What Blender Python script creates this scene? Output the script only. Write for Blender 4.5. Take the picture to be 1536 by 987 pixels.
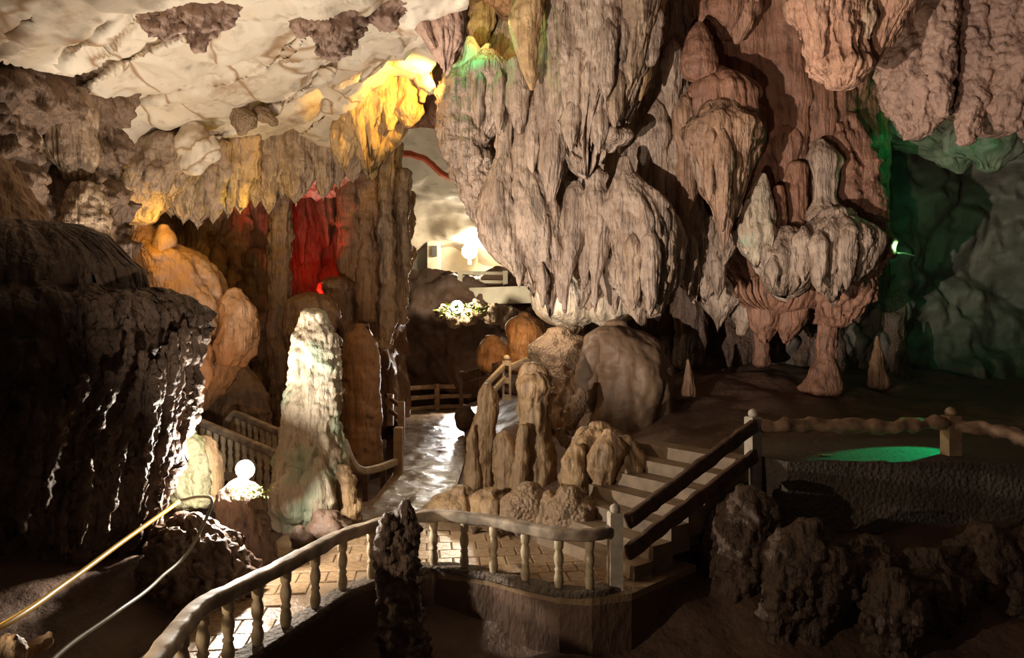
import bpy, math, random
import numpy as np
from mathutils import Vector

# ------------------------------------------------------------------ camera, world, exposure
for o in list(bpy.data.objects):
    bpy.data.objects.remove(o)
SC = bpy.context.scene
COL = SC.collection
F, CX, CY, CAMZ = 1050.0, 768.0, 493.5, 2.7
cam = bpy.data.objects.new('camera', bpy.data.cameras.new('camera'))
COL.objects.link(cam)
cam.location = (0, 0, CAMZ)
cam.rotation_euler = (math.pi / 2, 0, 0)
cam.data.sensor_width = 36
cam.data.lens = 36 * F / 1536
cam.data.clip_end = 200
SC.camera = cam
w = bpy.data.worlds.new('world')
SC.world = w
w.use_nodes = True
w.node_tree.nodes['Background'].inputs[0].default_value = (0.55, 0.40, 0.33, 1)
w.node_tree.nodes['Background'].inputs[1].default_value = 0.055  # dim warm ambient, added to lift the shadows
vs = SC.view_settings
vs.view_transform = 'Standard'
vs.look = 'None'
vs.gamma = 1
vs.use_curve_mapping = False
vs.exposure = 0.0


def at(px, py, d):
    return np.array([(px - CX) / F * d, d, CAMZ - (py - CY) / F * d])


def light(name, loc, power, color=(1, 1, 1), radius=0.1, spot=None, aim=None, blend=0.6):
    L = bpy.data.lights.new(name, 'SPOT' if spot else 'POINT')
    L.energy = power
    L.color = color
    L.shadow_soft_size = radius
    o = bpy.data.objects.new(name, L)
    COL.objects.link(o)
    o.location = tuple(loc)
    if spot:
        L.spot_size = math.radians(spot)
        L.spot_blend = blend
        v = Vector(aim) - Vector(tuple(loc))
        o.rotation_euler = v.to_track_quat('-Z', 'Y').to_euler()
    return o


WARM = (1.0, 0.82, 0.62)
COOL = (0.96, 0.97, 1.0)
LAMP1 = at(364, 706, 7.9)
LAMP2 = at(685, 460, 21.6)
# lamps of the cave, and added unseen fills marked as such (lamps that can be seen carry a housing further down)
light('flood_light', LAMP1 + np.array([0.0, -0.12, 0.03]), 470, (1, 0.92, 0.80), 0.05)
light('rubble_flood_light', LAMP2 + np.array([0, -0.25, 0.2]), 220, (1, 0.88, 0.66), 0.08)
light('tunnel_light', at(712, 366, 26.9), 560, (1, 0.84, 0.58), 0.25)
light('path_light', (-1.75, 22.9, 0.85), 520, (1, 0.95, 0.9), 0.08, 120, (-1.7, 14, 0.0), 0.5)
light('passage_light', at(800, 462, 13.0), 45, (1, 0.85, 0.66), 0.1)
light('roof_fill', (-1.2, 3.0, 0.5), 620, (1, 0.85, 0.68), 0.12, 50, (-3.2, 11, 6.3), 0.7)  # added fill for the pale roof, no known lamp there
light('added_ceiling_flood', (-4.35, 8.9, 1.6), 520, (1, 0.85, 0.68), 0.12, 135, (-3.3, 10.2, 6.3), 0.5)  # added unseen flood, replaces the ledge lamp's light on the ceiling
light('added_drapery_flood', (-3.5, 3.0, 1.2), 5000, (1, 0.85, 0.74), 0.06, 50, (2.9, 12, 5.9), 0.6)  # added key from out of view for the great hanging mass
light('walkway_flood', (-4.3, 3.3, 1.45), 420, (1, 0.80, 0.58), 0.04, 46, (2.8, 8.3, 0.6), 0.7)
light('right_fill', (-0.4, 2.2, 1.3), 900, (1, 0.74, 0.56), 0.08, 44, (5.6, 9.6, 6.3), 0.8)  # added fill near the camera for the rock on the right
light('red_light', at(462, 452, 15.9), 170, (1, 0.02, 0.015), 0.08, 100, tuple(at(468, 330, 17.8)), 0.6)
light('yellow_light', at(380, 312, 13.75), 13, (1, 0.62, 0.02), 0.05)
light('amber_light', at(204, 352, 11.9), 14, (1, 0.55, 0.03), 0.05)
light('amber_light', at(246, 334, 12.2), 10, (1, 0.55, 0.03), 0.05)
light('gold_light', at(664, 132, 12.0), 420, (1, 0.58, 0.10), 0.06, 90, tuple(at(585, 120, 12.9)), 0.6)
light('gold_niche_light', at(722, 30, 12.2), 22, (1, 0.6, 0.16), 0.06)
light('green_niche_light', at(706, 66, 12.0), 14, (0.0, 1, 0.32), 0.05)
light('green_roof_light', at(578, 40, 9.9), 6, (0.0, 1, 0.32), 0.05)
for q in ((1398, 232, 13.0), (1428, 252, 13.1), (1470, 242, 12.9), (1506, 214, 12.9), (1372, 205, 13.2)):
    light('green_rim_light', at(*q), 2.2, (0.0, 1, 0.25), 0.03)
light('green_wall_light', at(1345, 371, 13.0), 80, (0.22, 1, 0.42), 0.05, 110, tuple(at(1440, 330, 16.2)), 0.8)
light('green_spot_light', at(1330, 374, 13.2), 1.5, (0.0, 1, 0.42), 0.04)
light('green_pool_light', (7.1, 10.2, 2.3), 420, (0.0, 1, 0.32), 0.03, 22, (5.0, 9.0, 1.1), 0.5)
light('orange_light', at(762, 500, 15.4), 26, (1, 0.6, 0.25), 0.08)
light('flowstone_light', at(300, 640, 10.6), 50, (1, 0.55, 0.25), 0.1, 70, tuple(at(330, 470, 13)), 0.8)

# ------------------------------------------------------------------ numpy noise
_rng = np.random.RandomState(7)
PERM = np.concatenate([_rng.permutation(256)] * 3)
_g = _rng.normal(size=(256, 3))
GRAD = _g / np.linalg.norm(_g, axis=1)[:, None]


def noise(p):
    p = np.asarray(p, float)
    i = np.floor(p).astype(int)
    f = p - i
    i &= 255
    u = f * f * f * (f * (f * 6 - 15) + 10)
    out = 0
    for dx in (0, 1):
        wx = u[..., 0] if dx else 1 - u[..., 0]
        a = PERM[i[..., 0] + dx]
        for dy in (0, 1):
            wy = u[..., 1] if dy else 1 - u[..., 1]
            b = PERM[a + i[..., 1] + dy]
            for dz in (0, 1):
                wz = u[..., 2] if dz else 1 - u[..., 2]
                g = GRAD[PERM[b + i[..., 2] + dz]]
                out = out + wx * wy * wz * (g[..., 0] * (f[..., 0] - dx) + g[..., 1] * (f[..., 1] - dy) + g[..., 2] * (f[..., 2] - dz))
    return out * 1.5


def fbm(p, oct=4, gain=0.5):
    s, a = 0, 1
    for k in range(oct):
        s = s + a * noise(p * 2.03 ** k + 17.3 * k)
        a *= gain
    return s


def billow(p, oct=3, gain=0.5):
    s, a = 0, 1
    for k in range(oct):
        s = s + a * (np.abs(noise(p * 2.03 ** k + 31.7 * k)) * 2 - 0.4)
        a *= gain
    return s


# ------------------------------------------------------------------ scene helpers
def tag(o, label=None, cat=None, group=None, kind=None):
    if label: o['label'] = label
    if cat: o['category'] = cat
    if group: o['group'] = group
    if kind: o['kind'] = kind
    return o


def empty(name, loc, label=None, cat=None, group=None, kind=None, rz=0):
    o = bpy.data.objects.new(name, None)
    COL.objects.link(o)
    o.location = tuple(float(v) for v in loc)
    o.rotation_euler.z = rz
    o.empty_display_size = 0.1
    return tag(o, label, cat, group, kind)


def link(name, me, mat, parent=None, world=True):
    o = bpy.data.objects.new(name, me)
    COL.objects.link(o)
    if mat is not None and not me.materials:
        me.materials.append(mat)
    if parent is not None:
        o.parent = parent
        if world:     # vertices are given in world coordinates
            q = parent
            off = Vector((0, 0, 0))
            while q is not None:
                off += q.location
                q = q.parent
            o.location = -off
    return o


def raw_mesh(name, V, Q, smooth=True):
    V = np.ascontiguousarray(V, dtype=np.float32)
    me = bpy.data.meshes.new(name)
    if isinstance(Q, np.ndarray):
        Q = np.ascontiguousarray(Q, dtype=np.int32)
        me.vertices.add(len(V)); me.vertices.foreach_set('co', V.ravel())
        n, k = Q.shape
        me.loops.add(n * k); me.loops.foreach_set('vertex_index', Q.ravel())
        me.polygons.add(n)
        me.polygons.foreach_set('loop_start', np.arange(0, n * k, k, dtype=np.int32))
        me.polygons.foreach_set('loop_total', np.full(n, k, dtype=np.int32))
    else:
        me.from_pydata([tuple(map(float, v)) for v in V], [], Q)
    me.update(calc_edges=True)
    me.validate()
    if smooth:
        me.polygons.foreach_set('use_smooth', np.ones(len(me.polygons), dtype=bool))
    return me


def gnormals(P, wrap):
    if wrap:
        dj = np.roll(P, -1, 1) - np.roll(P, 1, 1)
    else:
        dj = np.gradient(P, axis=1)
    di = np.gradient(P, axis=0)
    n = np.cross(di, dj)
    return n / (np.linalg.norm(n, axis=2, keepdims=True) + 1e-9)


def gfaces(ni, nj, wrap, flip):
    i, j = np.meshgrid(np.arange(ni - 1), np.arange(nj if wrap else nj - 1), indexing='ij')
    j2 = (j + 1) % nj
    q = np.stack([i * nj + j, (i + 1) * nj + j, (i + 1) * nj + j2, i * nj + j2], -1).reshape(-1, 4)
    return q[:, ::-1] if flip else q


def crom(pts, n):
    pts = np.array(pts, float)
    seg = np.linalg.norm(np.diff(pts[:, :2], axis=0), axis=1) + 1e-6
    s = np.concatenate([[0], np.cumsum(seg)])
    t = np.linspace(0, s[-1], n)
    m = np.gradient(pts, s, axis=0) if len(pts) > 2 else np.repeat((pts[1:] - pts[:-1]) / seg[0], 2, 0)
    k = np.clip(np.searchsorted(s, t) - 1, 0, len(pts) - 2)
    h = (s[k + 1] - s[k])[:, None]
    x = ((t - s[k]) / (s[k + 1] - s[k]))[:, None]
    return ((2 * x**3 - 3 * x**2 + 1) * pts[k] + (x**3 - 2 * x**2 + x) * h * m[k] +
            (-2 * x**3 + 3 * x**2) * pts[k + 1] + (x**3 - x**2) * h * m[k + 1])


SEED = [0]


def tears(A, Bv, n, seed, wid, lng, per=None, lo=0.0, hi=1.0):
    """Overlapping teardrop folds: round shoulders, tapering down to overhanging tips (A across, Bv down)."""
    r = np.random.RandomState(int(seed * 100) % 99991)
    h = np.zeros(A.shape)
    a0, a1 = A.min(), A.max()
    for k in range(n):
        ca = r.uniform(0, per) if per else r.uniform(a0, a1)
        cb = r.uniform(lo - 0.3 * lng, hi - 0.25 * lng)
        w = wid * r.uniform(0.55, 1.5); l = lng * r.uniform(0.55, 1.5); am = r.uniform(0.5, 1.0) * min(w / wid, 1.1)
        lean = r.uniform(-0.12, 0.12) * w
        sv = (Bv - cb) / l
        da = A - ca - lean * sv * 3
        if per: da = (da + per / 2) % per - per / 2
        s = np.clip(sv, 0, 1)
        ww = w * np.minimum(1, s * 7 + 0.05) ** 0.5 * (1.02 - s) ** 0.55
        c = np.sqrt(np.clip(1 - (da / (ww + 1e-6)) ** 2, 0, 1))
        e = np.minimum(1, s * 5) ** 0.5 * (0.45 + 0.55 * s) * np.clip((1.0 - s) * 14, 0, 1) ** 0.5
        h = np.maximum(h, am * c * e * ((sv > 0) & (sv < 1)))
    return h


def body(name, mat, parent, d, spine, nf=14, amp=0.16, drip=0.0, dr=0.85, rough=0.02, rf=3.0, step=2.8, ramp=0.35, zf=1.2, knob=0.0, tear=0.0, nt=None, rip=0.03, fr=0.10):
    """A rock body lofted along a spine of (pixel x, pixel y, half width) at real distance d."""
    SEED[0] += 1
    sd = SEED[0] * 13.37
    sp = np.array([tuple(s) + ((d,) if len(s) == 3 else ()) for s in spine], float)
    L = np.abs(np.diff(sp[:, 1])).sum() + np.abs(np.diff(sp[:, 0])).sum() * 0.5
    st = step
    n = int(np.clip(L / st, 10, 260))
    c = crom(sp, n)
    hw = np.clip(c[:, 2], 0.6, None)
    # close both ends with a rounded cap
    def cap(row, w0, sgn, k=6):
        r = []
        for a in np.linspace(0, math.pi / 2, k + 1)[1:]:
            q = row.copy(); q[2] = max(w0 * math.cos(a), 0.05); q[1] += sgn * w0 * 0.55 * math.sin(a); r.append(q)
        return r
    top = cap(c[0], hw[0], -1)[::-1]
    bot = cap(c[-1], hw[-1], 1)
    c[:, 2] = hw
    c = np.vstack([top, c, bot])
    n = len(c)
    nj = int(np.clip(hw.max() * 3.4 / st * 1.2, 20, 420))
    th = np.linspace(0, 2 * math.pi, nj, endpoint=False)
    t = np.linspace(0, 1, n)
    sc = c[:, 3] / F
    W = (c[:, 2] * sc)[:, None]
    ctr = np.stack([(c[:, 0] - CX) * sc, c[:, 3], CAMZ - (c[:, 1] - CY) * sc], 1)
    R = nf * 1.25 / (2 * math.pi)
    tt = t[:, None] + 0 * th[None]
    T = th[None] + 0 * t[:, None]
    lenf = max(L / (hw.max() * 2), 0.6)
    wob = 0.5 * noise(np.stack([tt * 3 * lenf, 0 * tt + sd, 0 * tt], -1))
    q = np.stack([R * np.cos(T + wob * 0.25) + sd, R * np.sin(T + wob * 0.25), tt * zf * lenf + sd], -1)
    fl = billow(q, 2, 0.5) + 0.35 * billow(q * np.array([2.6, 2.6, 1.6]) + 7, 2, 0.5)
    up = np.clip(tt / max(ramp, 1e-3), 0, 1) * 0.85 + 0.15
    m = 1 + amp * up * fl
    if rip:
        m = m + rip * noise(np.stack([tt * 16 * lenf, 0.8 * np.cos(T) + sd, 0.8 * np.sin(T)], -1))
    if tear:
        asp = 2 * math.pi / max(nf, 4) * 0.9
        m = m + tear * tears(T, tt, nt or int(nf * 2.0), sd, asp, min(0.75, max(0.22, 0.5 / lenf)), 2 * math.pi, 0.05, 1.05)
    X = ctr[:, None, 0] + W * m * np.cos(T)
    Y = ctr[:, None, 1] - W * dr * m * np.sin(T)
    Z = ctr[:, None, 2] + 0 * T
    if drip:
        dn = np.abs(noise(np.stack([R * np.cos(T) + sd + 9, R * np.sin(T), 0 * T + sd], -1))) * 2.2
        Z = Z - drip * hw.max() * sc.mean() * np.clip((tt - 0.45) / 0.55, 0, 1) ** 2 * (dn - 0.3)
    P = np.stack([X, Y, Z], -1)
    N = gnormals(P, True)
    outw = np.stack([np.cos(T), -np.sin(T), 0 * T], -1)
    flip = (N * outw).sum() < 0
    if flip:
        N = -N
    wm = float(W.max())
    fade = np.clip(W / (W.max() * 0.35 + 1e-6), 0.1, 1)[..., None]
    P = P + N * fade * (rough * fbm(P * rf + sd, 4, 0.58) + fr * wm * fbm(P * 0.8 / max(wm, 0.12) + sd, 5, 0.55) + knob * billow(P * rf * 1.7 + sd, 3))[..., None]
    me = raw_mesh(name, P.reshape(-1, 3), gfaces(n, nj, True, flip))
    return link(name, me, mat, parent)


def rbf(ctrl):
    """thin-plate surface through (a, b, value) points"""
    c = np.array(ctrl, float)
    s = 300.0 if np.abs(c[:, :2]).max() > 60 else 5.0
    X = c[:, :2] / s
    n = len(X)
    def phi(r2): return 0.5 * r2 * np.log(r2 + 1e-12)
    A = np.zeros((n + 3, n + 3))
    d2 = ((X[:, None] - X[None]) ** 2).sum(-1)
    A[:n, :n] = phi(d2) + np.eye(n) * 1e-4
    A[:n, n] = 1; A[:n, n + 1:] = X
    A[n, :n] = 1; A[n + 1:, :n] = X.T
    sol = np.linalg.solve(A, np.concatenate([c[:, 2], np.zeros(3)]))
    def f(a, b):
        a = a / s; b = b / s
        v = sol[n] + sol[n + 1] * a + sol[n + 2] * b
        for k in range(n):
            v = v + sol[k] * phi((a - X[k, 0]) ** 2 + (b - X[k, 1]) ** 2)
        return v
    return f


def wall(name, mat, parent, xr, yr, ctrl, step=4.0, flute=0.0, ff=1.4, fz=0.12, rough=0.12, rf=0.7, lump=0.0, lf=0.5, extra=None, seed=0.0, tear=0.0, nt=120, tw=18.0, tl=110.0, keep=None):
    """A stretch of cave wall or roof through control points (pixel x, pixel y, distance)."""
    xs = np.arange(xr[0], xr[1] + 1, step)
    ys = np.arange(yr[0], yr[1] + 1, step)
    U, Vv = np.meshgrid(xs, ys, indexing='xy')
    D = rbf(ctrl)(U, Vv)
    if extra is not None:
        D = D + extra(U, Vv)
    P = np.stack([(U - CX) / F * D, D, CAMZ - (Vv - CY) / F * D], -1)
    N = gnormals(P, False)
    flip = (N * (np.array([0, 0, CAMZ]) - P)).sum() < 0
    if flip:
        N = -N
    h = rough * fbm(P * rf + seed, 5, 0.52)
    if lump:
        h = h + lump * billow(P * lf + seed + 5, 3, 0.5)
    if flute:
        q = P * np.array([ff, ff * 0.6, ff * fz]) + seed
        q[..., 0] += 0.35 * noise(P * 0.6 + seed)
        h = h + flute * billow(q, 3, 0.45)
    if tear:
        h = h + tear * tears(U + 8 * noise(P * 0.9 + seed), Vv, nt, seed, tw, tl, None, yr[0], yr[1])
    P = P + N * h[..., None]
    Q = gfaces(len(ys), len(xs), False, flip)
    if keep is not None:
        Q = Q[keep(U, Vv).ravel()[Q].all(1)]
    me = raw_mesh(name, P.reshape(-1, 3), Q)
    return link(name, me, mat, parent)


# ------------------------------------------------------------------ materials
def rock_mat(name, c1, c2, c3, rough=0.5, bump=0.5, fine=14.0, streak=0.5, sscale=2.2, vein=None, pop=0.0, spec=0.4, blotch=1.1, moss=None, flute=0.0, bdist=0.05):
    m = bpy.data.materials.new(name)
    m.use_nodes = True
    nt = m.node_tree
    N, L = nt.nodes, nt.links
    b = N['Principled BSDF']
    g = N.new('ShaderNodeNewGeometry')
    def tex(scale, detail, mapping=(1, 1, 1), rgh=0.55, dist=0.0):
        mp = N.new('ShaderNodeMapping'); mp.inputs['Scale'].default_value = mapping
        L.new(g.outputs['Position'], mp.inputs['Vector'])
        t = N.new('ShaderNodeTexNoise')
        t.inputs['Scale'].default_value = scale; t.inputs['Detail'].default_value = detail
        t.inputs['Roughness'].default_value = rgh; t.inputs['Distortion'].default_value = dist
        L.new(mp.outputs[0], t.inputs['Vector'])
        return t.outputs['Fac']
    def ramp(fac, lo, hi):
        r = N.new('ShaderNodeMapRange'); r.inputs[1].default_value = lo; r.inputs[2].default_value = hi
        L.new(fac, r.inputs[0]); return r.outputs[0]
    def mix(a, bcol, fac, blend='MIX'):
        x = N.new('ShaderNodeMix'); x.data_type = 'RGBA'; x.blend_type = blend
        for s, v in ((x.inputs[6], a), (x.inputs[7], bcol)):
            if isinstance(v, tuple): s.default_value = v + (1,)
            else: L.new(v, s)
        if isinstance(fac, float): x.inputs[0].default_value = fac
        else: L.new(fac, x.inputs[0])
        return x.outputs[2]
    col = mix(c1, c2, ramp(tex(blotch, 5), 0.35, 0.68))
    sf = N.new('ShaderNodeMath'); sf.operation = 'MULTIPLY'; sf.inputs[1].default_value = streak
    L.new(ramp(tex(sscale, 4, (1, 1, 0.13), 0.6, 0.3), 0.45, 0.72), sf.inputs[0])
    col = mix(col, c3, sf.outputs[0])
    if flute:
        col = mix(col, tuple(0.42 * v for v in c3), ramp(tex(8.5, 5, (1, 1, 0.11), 0.65, 0.2), 0.50, 0.74))
    col = mix(col, tuple(0.55 * v for v in c2), ramp(tex(fine * 0.6, 4), 0.56, 0.8))
    if moss:
        col = mix(col, moss, ramp(tex(1.7, 4), 0.5, 0.62))
    if vein:
        n = tex(0.42, 3, (1, 0.7, 1.3), 0.5, 0.7)
        a = N.new('ShaderNodeMath'); a.operation = 'SUBTRACT'; a.inputs[1].default_value = 0.5; L.new(n, a.inputs[0])
        ab = N.new('ShaderNodeMath'); ab.operation = 'ABSOLUTE'; L.new(a.outputs[0], ab.inputs[0])
        r = ramp(ab.outputs[0], 0.016, 0.0)
        col = mix(col, vein, r)
        col = mix(col, vein, ramp(tex(0.8, 7, (1, 1, 1), 0.66, 0.4), 0.56, 0.70))
    L.new(col, b.inputs['Base Color'])
    b.inputs['Specular IOR Level'].default_value = spec
    rr = N.new('ShaderNodeMapRange'); rr.inputs[3].default_value = rough - 0.15; rr.inputs[4].default_value = min(rough + 0.2, 1)
    L.new(tex(3.0, 3), rr.inputs[0]); L.new(rr.outputs[0], b.inputs['Roughness'])
    bp = N.new('ShaderNodeBump'); bp.inputs['Strength'].default_value = bump; bp.inputs['Distance'].default_value = bdist
    L.new(tex(fine, 6, (1, 1, 0.45), 0.62), bp.inputs['Height'])
    last = bp
    if flute:
        fa = N.new('ShaderNodeMath'); fa.operation = 'SUBTRACT'; fa.inputs[1].default_value = 0.5
        L.new(tex(4.8, 3, (1, 1, 0.09), 0.5, 0.15), fa.inputs[0])
        fb = N.new('ShaderNodeMath'); fb.operation = 'ABSOLUTE'; L.new(fa.outputs[0], fb.inputs[0])
        b3 = N.new('ShaderNodeBump'); b3.inputs['Strength'].default_value = flute; b3.inputs['Distance'].default_value = 0.35
        L.new(fb.outputs[0], b3.inputs['Height']); L.new(bp.outputs[0], b3.inputs['Normal'])
        last = b3
    if pop:
        vo = N.new('ShaderNodeTexVoronoi'); vo.inputs['Scale'].default_value = fine * 1.3
        L.new(g.outputs['Position'], vo.inputs['Vector'])
        b2 = N.new('ShaderNodeBump'); b2.invert = True; b2.inputs['Strength'].default_value = pop; b2.inputs['Distance'].default_value = 0.05
        L.new(vo.outputs['Distance'], b2.inputs['Height']); L.new(last.outputs[0], b2.inputs['Normal'])
        last = b2
    L.new(last.outputs[0], b.inputs['Normal'])
    return m


def plain(name, col, rough=0.6, metal=0.0, emit=None, noise_amt=0.35, scale=8.0, bump=0.2, mapping=(1, 1, 1), spec=0.4, coords='Object'):
    m = bpy.data.materials.new(name)
    m.use_nodes = True
    nt = m.node_tree
    N, L = nt.nodes, nt.links
    b = N['Principled BSDF']
    tc = N.new('ShaderNodeTexCoord')
    mp = N.new('ShaderNodeMapping'); mp.inputs['Scale'].default_value = mapping
    L.new(tc.outputs[coords], mp.inputs[0])
    t = N.new('ShaderNodeTexNoise'); t.inputs['Scale'].default_value = scale; t.inputs['Detail'].default_value = 6
    L.new(mp.outputs[0], t.inputs['Vector'])
    r = N.new('ShaderNodeValToRGB')
    r.color_ramp.elements[0].position = 0.3; r.color_ramp.elements[1].position = 0.7
    r.color_ramp.elements[0].color = tuple(v * (1 - noise_amt) for v in col) + (1,)
    r.color_ramp.elements[1].color = tuple(min(v * (1 + noise_amt * 0.4), 1) for v in col) + (1,)
    L.new(t.outputs['Fac'], r.inputs[0]); L.new(r.outputs[0], b.inputs['Base Color'])
    b.inputs['Roughness'].default_value = rough; b.inputs['Metallic'].default_value = metal
    b.inputs['Specular IOR Level'].default_value = spec
    if bump:
        bp = N.new('ShaderNodeBump'); bp.inputs['Strength'].default_value = bump; bp.inputs['Distance'].default_value = 0.02
        L.new(t.outputs['Fac'], bp.inputs['Height']); L.new(bp.outputs[0], b.inputs['Normal'])
    if emit:
        b.inputs['Emission Color'].default_value = emit[0] + (1,); b.inputs['Emission Strength'].default_value = emit[1]
    return m


M = {
    'grey': rock_mat('drapery_stone', (0.52, 0.39, 0.285), (0.35, 0.245, 0.175), (0.20, 0.14, 0.10), 0.40, 0.8, 14, 0.75, 3.4, spec=0.55, flute=0.58),
    'tan': rock_mat('tan_drapery_stone', (0.50, 0.35, 0.22), (0.36, 0.25, 0.17), (0.22, 0.145, 0.095), 0.45, 0.7, 14, 0.7, 3.4, spec=0.55, flute=0.58),
    'ochre': rock_mat('ochre_stone', (0.62, 0.42, 0.20), (0.46, 0.28, 0.12), (0.34, 0.22, 0.12), 0.45, 0.6, 14, 0.6, 3.0, flute=0.4),
    'red': rock_mat('red_brown_stone', (0.40, 0.20, 0.12), (0.29, 0.15, 0.095), (0.17, 0.09, 0.06), 0.48, 0.7, 14, 0.6, 3.0, flute=0.42),
    'peach': rock_mat('peach_stone', (0.58, 0.33, 0.21), (0.44, 0.26, 0.18), (0.34, 0.18, 0.105), 0.55, 0.8, 11, 0.6, 2.6, flute=0.5),
    'knobby': rock_mat('knobby_brown_stone', (0.40, 0.26, 0.19), (0.28, 0.18, 0.135), (0.22, 0.13, 0.09), 0.55, 0.7, 9, 0.3, 2.0, pop=0.5),
    'white': rock_mat('pale_limestone', (0.78, 0.69, 0.56), (0.66, 0.55, 0.42), (0.58, 0.44, 0.30), 0.6, 0.25, 7, 0.35, 1.0, vein=(0.34, 0.2, 0.1)),
    'smooth': rock_mat('smooth_grey_limestone', (0.62, 0.54, 0.44), (0.5, 0.42, 0.33), (0.45, 0.38, 0.3), 0.6, 0.2, 4, 0.3, 0.6),
    'orange': rock_mat('orange_flowstone', (0.46, 0.235, 0.10), (0.35, 0.165, 0.07), (0.42, 0.30, 0.20), 0.45, 0.6, 10, 0.5, 2.4, flute=0.35),
    'brown': rock_mat('brown_flowstone', (0.30, 0.165, 0.085), (0.20, 0.11, 0.06), (0.33, 0.22, 0.14), 0.45, 0.7, 11, 0.5, 2.4, flute=0.5),
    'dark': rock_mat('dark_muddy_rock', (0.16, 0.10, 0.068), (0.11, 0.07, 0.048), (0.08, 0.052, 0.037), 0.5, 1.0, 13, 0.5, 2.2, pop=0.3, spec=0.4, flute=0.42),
    'mud': rock_mat('cave_mud', (0.16, 0.095, 0.062), (0.11, 0.067, 0.045), (0.09, 0.055, 0.038), 0.5, 0.8, 9, 0.2, 1.6),
    'green': rock_mat('dim_wall_stone', (0.16, 0.14, 0.11), (0.11, 0.10, 0.08), (0.10, 0.09, 0.07), 0.6, 0.6, 8, 0.4, 1.4),
    'mite': rock_mat('pale_stalagmite_stone', (0.66, 0.56, 0.42), (0.52, 0.41, 0.28), (0.42, 0.33, 0.22), 0.5, 0.9, 13, 0.5, 3.0, flute=0.35, moss=(0.42, 0.47, 0.33)),
    'sand': rock_mat('tan_stalagmite_stone', (0.50, 0.33, 0.17), (0.37, 0.23, 0.12), (0.18, 0.115, 0.07), 0.45, 0.7, 12, 0.6, 3.0, flute=0.3),
    'umber': rock_mat('umber_rock', (0.24, 0.15, 0.095), (0.16, 0.10, 0.066), (0.12, 0.075, 0.05), 0.5, 1.0, 9, 0.5, 2.6, flute=0.5),
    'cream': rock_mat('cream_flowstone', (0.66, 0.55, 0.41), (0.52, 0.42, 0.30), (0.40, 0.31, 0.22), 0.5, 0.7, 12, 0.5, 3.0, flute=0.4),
    'shaded_brown': rock_mat('shaded_smooth_stone', (0.21, 0.135, 0.08), (0.16, 0.10, 0.06), (0.13, 0.08, 0.05), 0.55, 0.4, 8, 0.3, 1.6),  # brown darkened so the colour carries the smooth mound's shade
    'rust': rock_mat('rust_drapery_stone', (0.44, 0.27, 0.16), (0.31, 0.18, 0.11), (0.17, 0.10, 0.065), 0.45, 0.7, 14, 0.7, 3.4, spec=0.55, flute=0.58),
    'rough': rock_mat('coral_stone', (0.36, 0.24, 0.14), (0.25, 0.16, 0.095), (0.20, 0.13, 0.08), 0.5, 0.7, 16, 0.2, 2.0, pop=0.55),
    'pale': rock_mat('pale_rim_rock', (0.30, 0.27, 0.16), (0.22, 0.19, 0.11), (0.24, 0.24, 0.12), 0.5, 0.8, 14, 0.3, 3.0, pop=0.3, moss=(0.24, 0.28, 0.11)),
    'path': rock_mat('wet_path', (0.30, 0.20, 0.115), (0.22, 0.14, 0.08), (0.18, 0.115, 0.07), 0.3, 0.7, 7, 0.0, 1.0, spec=0.6),
    'puddle': rock_mat('puddled_mud', (0.20, 0.13, 0.075), (0.15, 0.095, 0.055), (0.12, 0.08, 0.05), 0.26, 0.6, 8, 0.0, 1.0, spec=0.6),
    'concrete': rock_mat('rough_concrete', (0.17, 0.13, 0.095), (0.12, 0.09, 0.066), (0.1, 0.075, 0.055), 0.7, 0.9, 16, 0.2, 1.0, pop=0.5),
}
M['tile'] = plain('wet_tile', (0.36, 0.235, 0.13), 0.27, noise_amt=0.4, scale=5, bump=0.35, spec=0.6, coords='Generated')
M['rail'] = plain('weathered_white_rail', (0.42, 0.325, 0.235), 0.6, noise_amt=0.6, scale=7, bump=0.5)
M['post'] = plain('white_painted_post', (0.62, 0.53, 0.42), 0.6, noise_amt=0.3, scale=9, bump=0.3)
M['baluster'] = plain('tan_baluster', (0.58, 0.46, 0.30), 0.55, noise_amt=0.35, scale=10, bump=0.3)
M['wood'] = plain('dark_wood', (0.15, 0.085, 0.055), 0.65, noise_amt=0.6, scale=9, bump=0.6)
M['log'] = plain('old_log', (0.50, 0.31, 0.20), 0.65, noise_amt=0.6, scale=7, bump=0.8)
M['fence'] = plain('brown_fence_wood', (0.46, 0.30, 0.17), 0.55, noise_amt=0.4, scale=7, bump=0.4)
M['step'] = plain('step_concrete', (0.27, 0.19, 0.12), 0.6, noise_amt=0.35, scale=6, bump=0.4)
M['yellow'] = plain('yellow_hose', (0.72, 0.42, 0.05), 0.4, noise_amt=0.15, scale=3, bump=0)
M['cable'] = plain('grey_cable', (0.30, 0.29, 0.22), 0.5, noise_amt=0.3, scale=3, bump=0)
M['plaster'] = plain('cream_plaster', (0.72, 0.64, 0.48), 0.7, noise_amt=0.2, scale=2, bump=0.15)
M['lens'] = plain('lit_lens', (1, 1, 1), 0.3, emit=((1, 0.97, 0.9), 60.0), noise_amt=0, bump=0)
M['green_lens'] = plain('green_lens', (0.1, 1, 0.5), 0.3, emit=((0.02, 1.0, 0.45), 1.6), noise_amt=0, bump=0)
M['housing'] = plain('lamp_housing', (0.1, 0.1, 0.1), 0.4, noise_amt=0.1, bump=0)
M['leaf'] = plain('small_leaf', (0.30, 0.36, 0.07), 0.5, noise_amt=0.4, scale=4, bump=0)
M['tube_red'] = plain('orange_tube', (0.72, 0.16, 0.07), 0.5, noise_amt=0.1, bump=0)
M['grey_panel'] = plain('grey_panel', (0.25, 0.23, 0.2), 0.6, noise_amt=0.15, bump=0.1)

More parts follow.
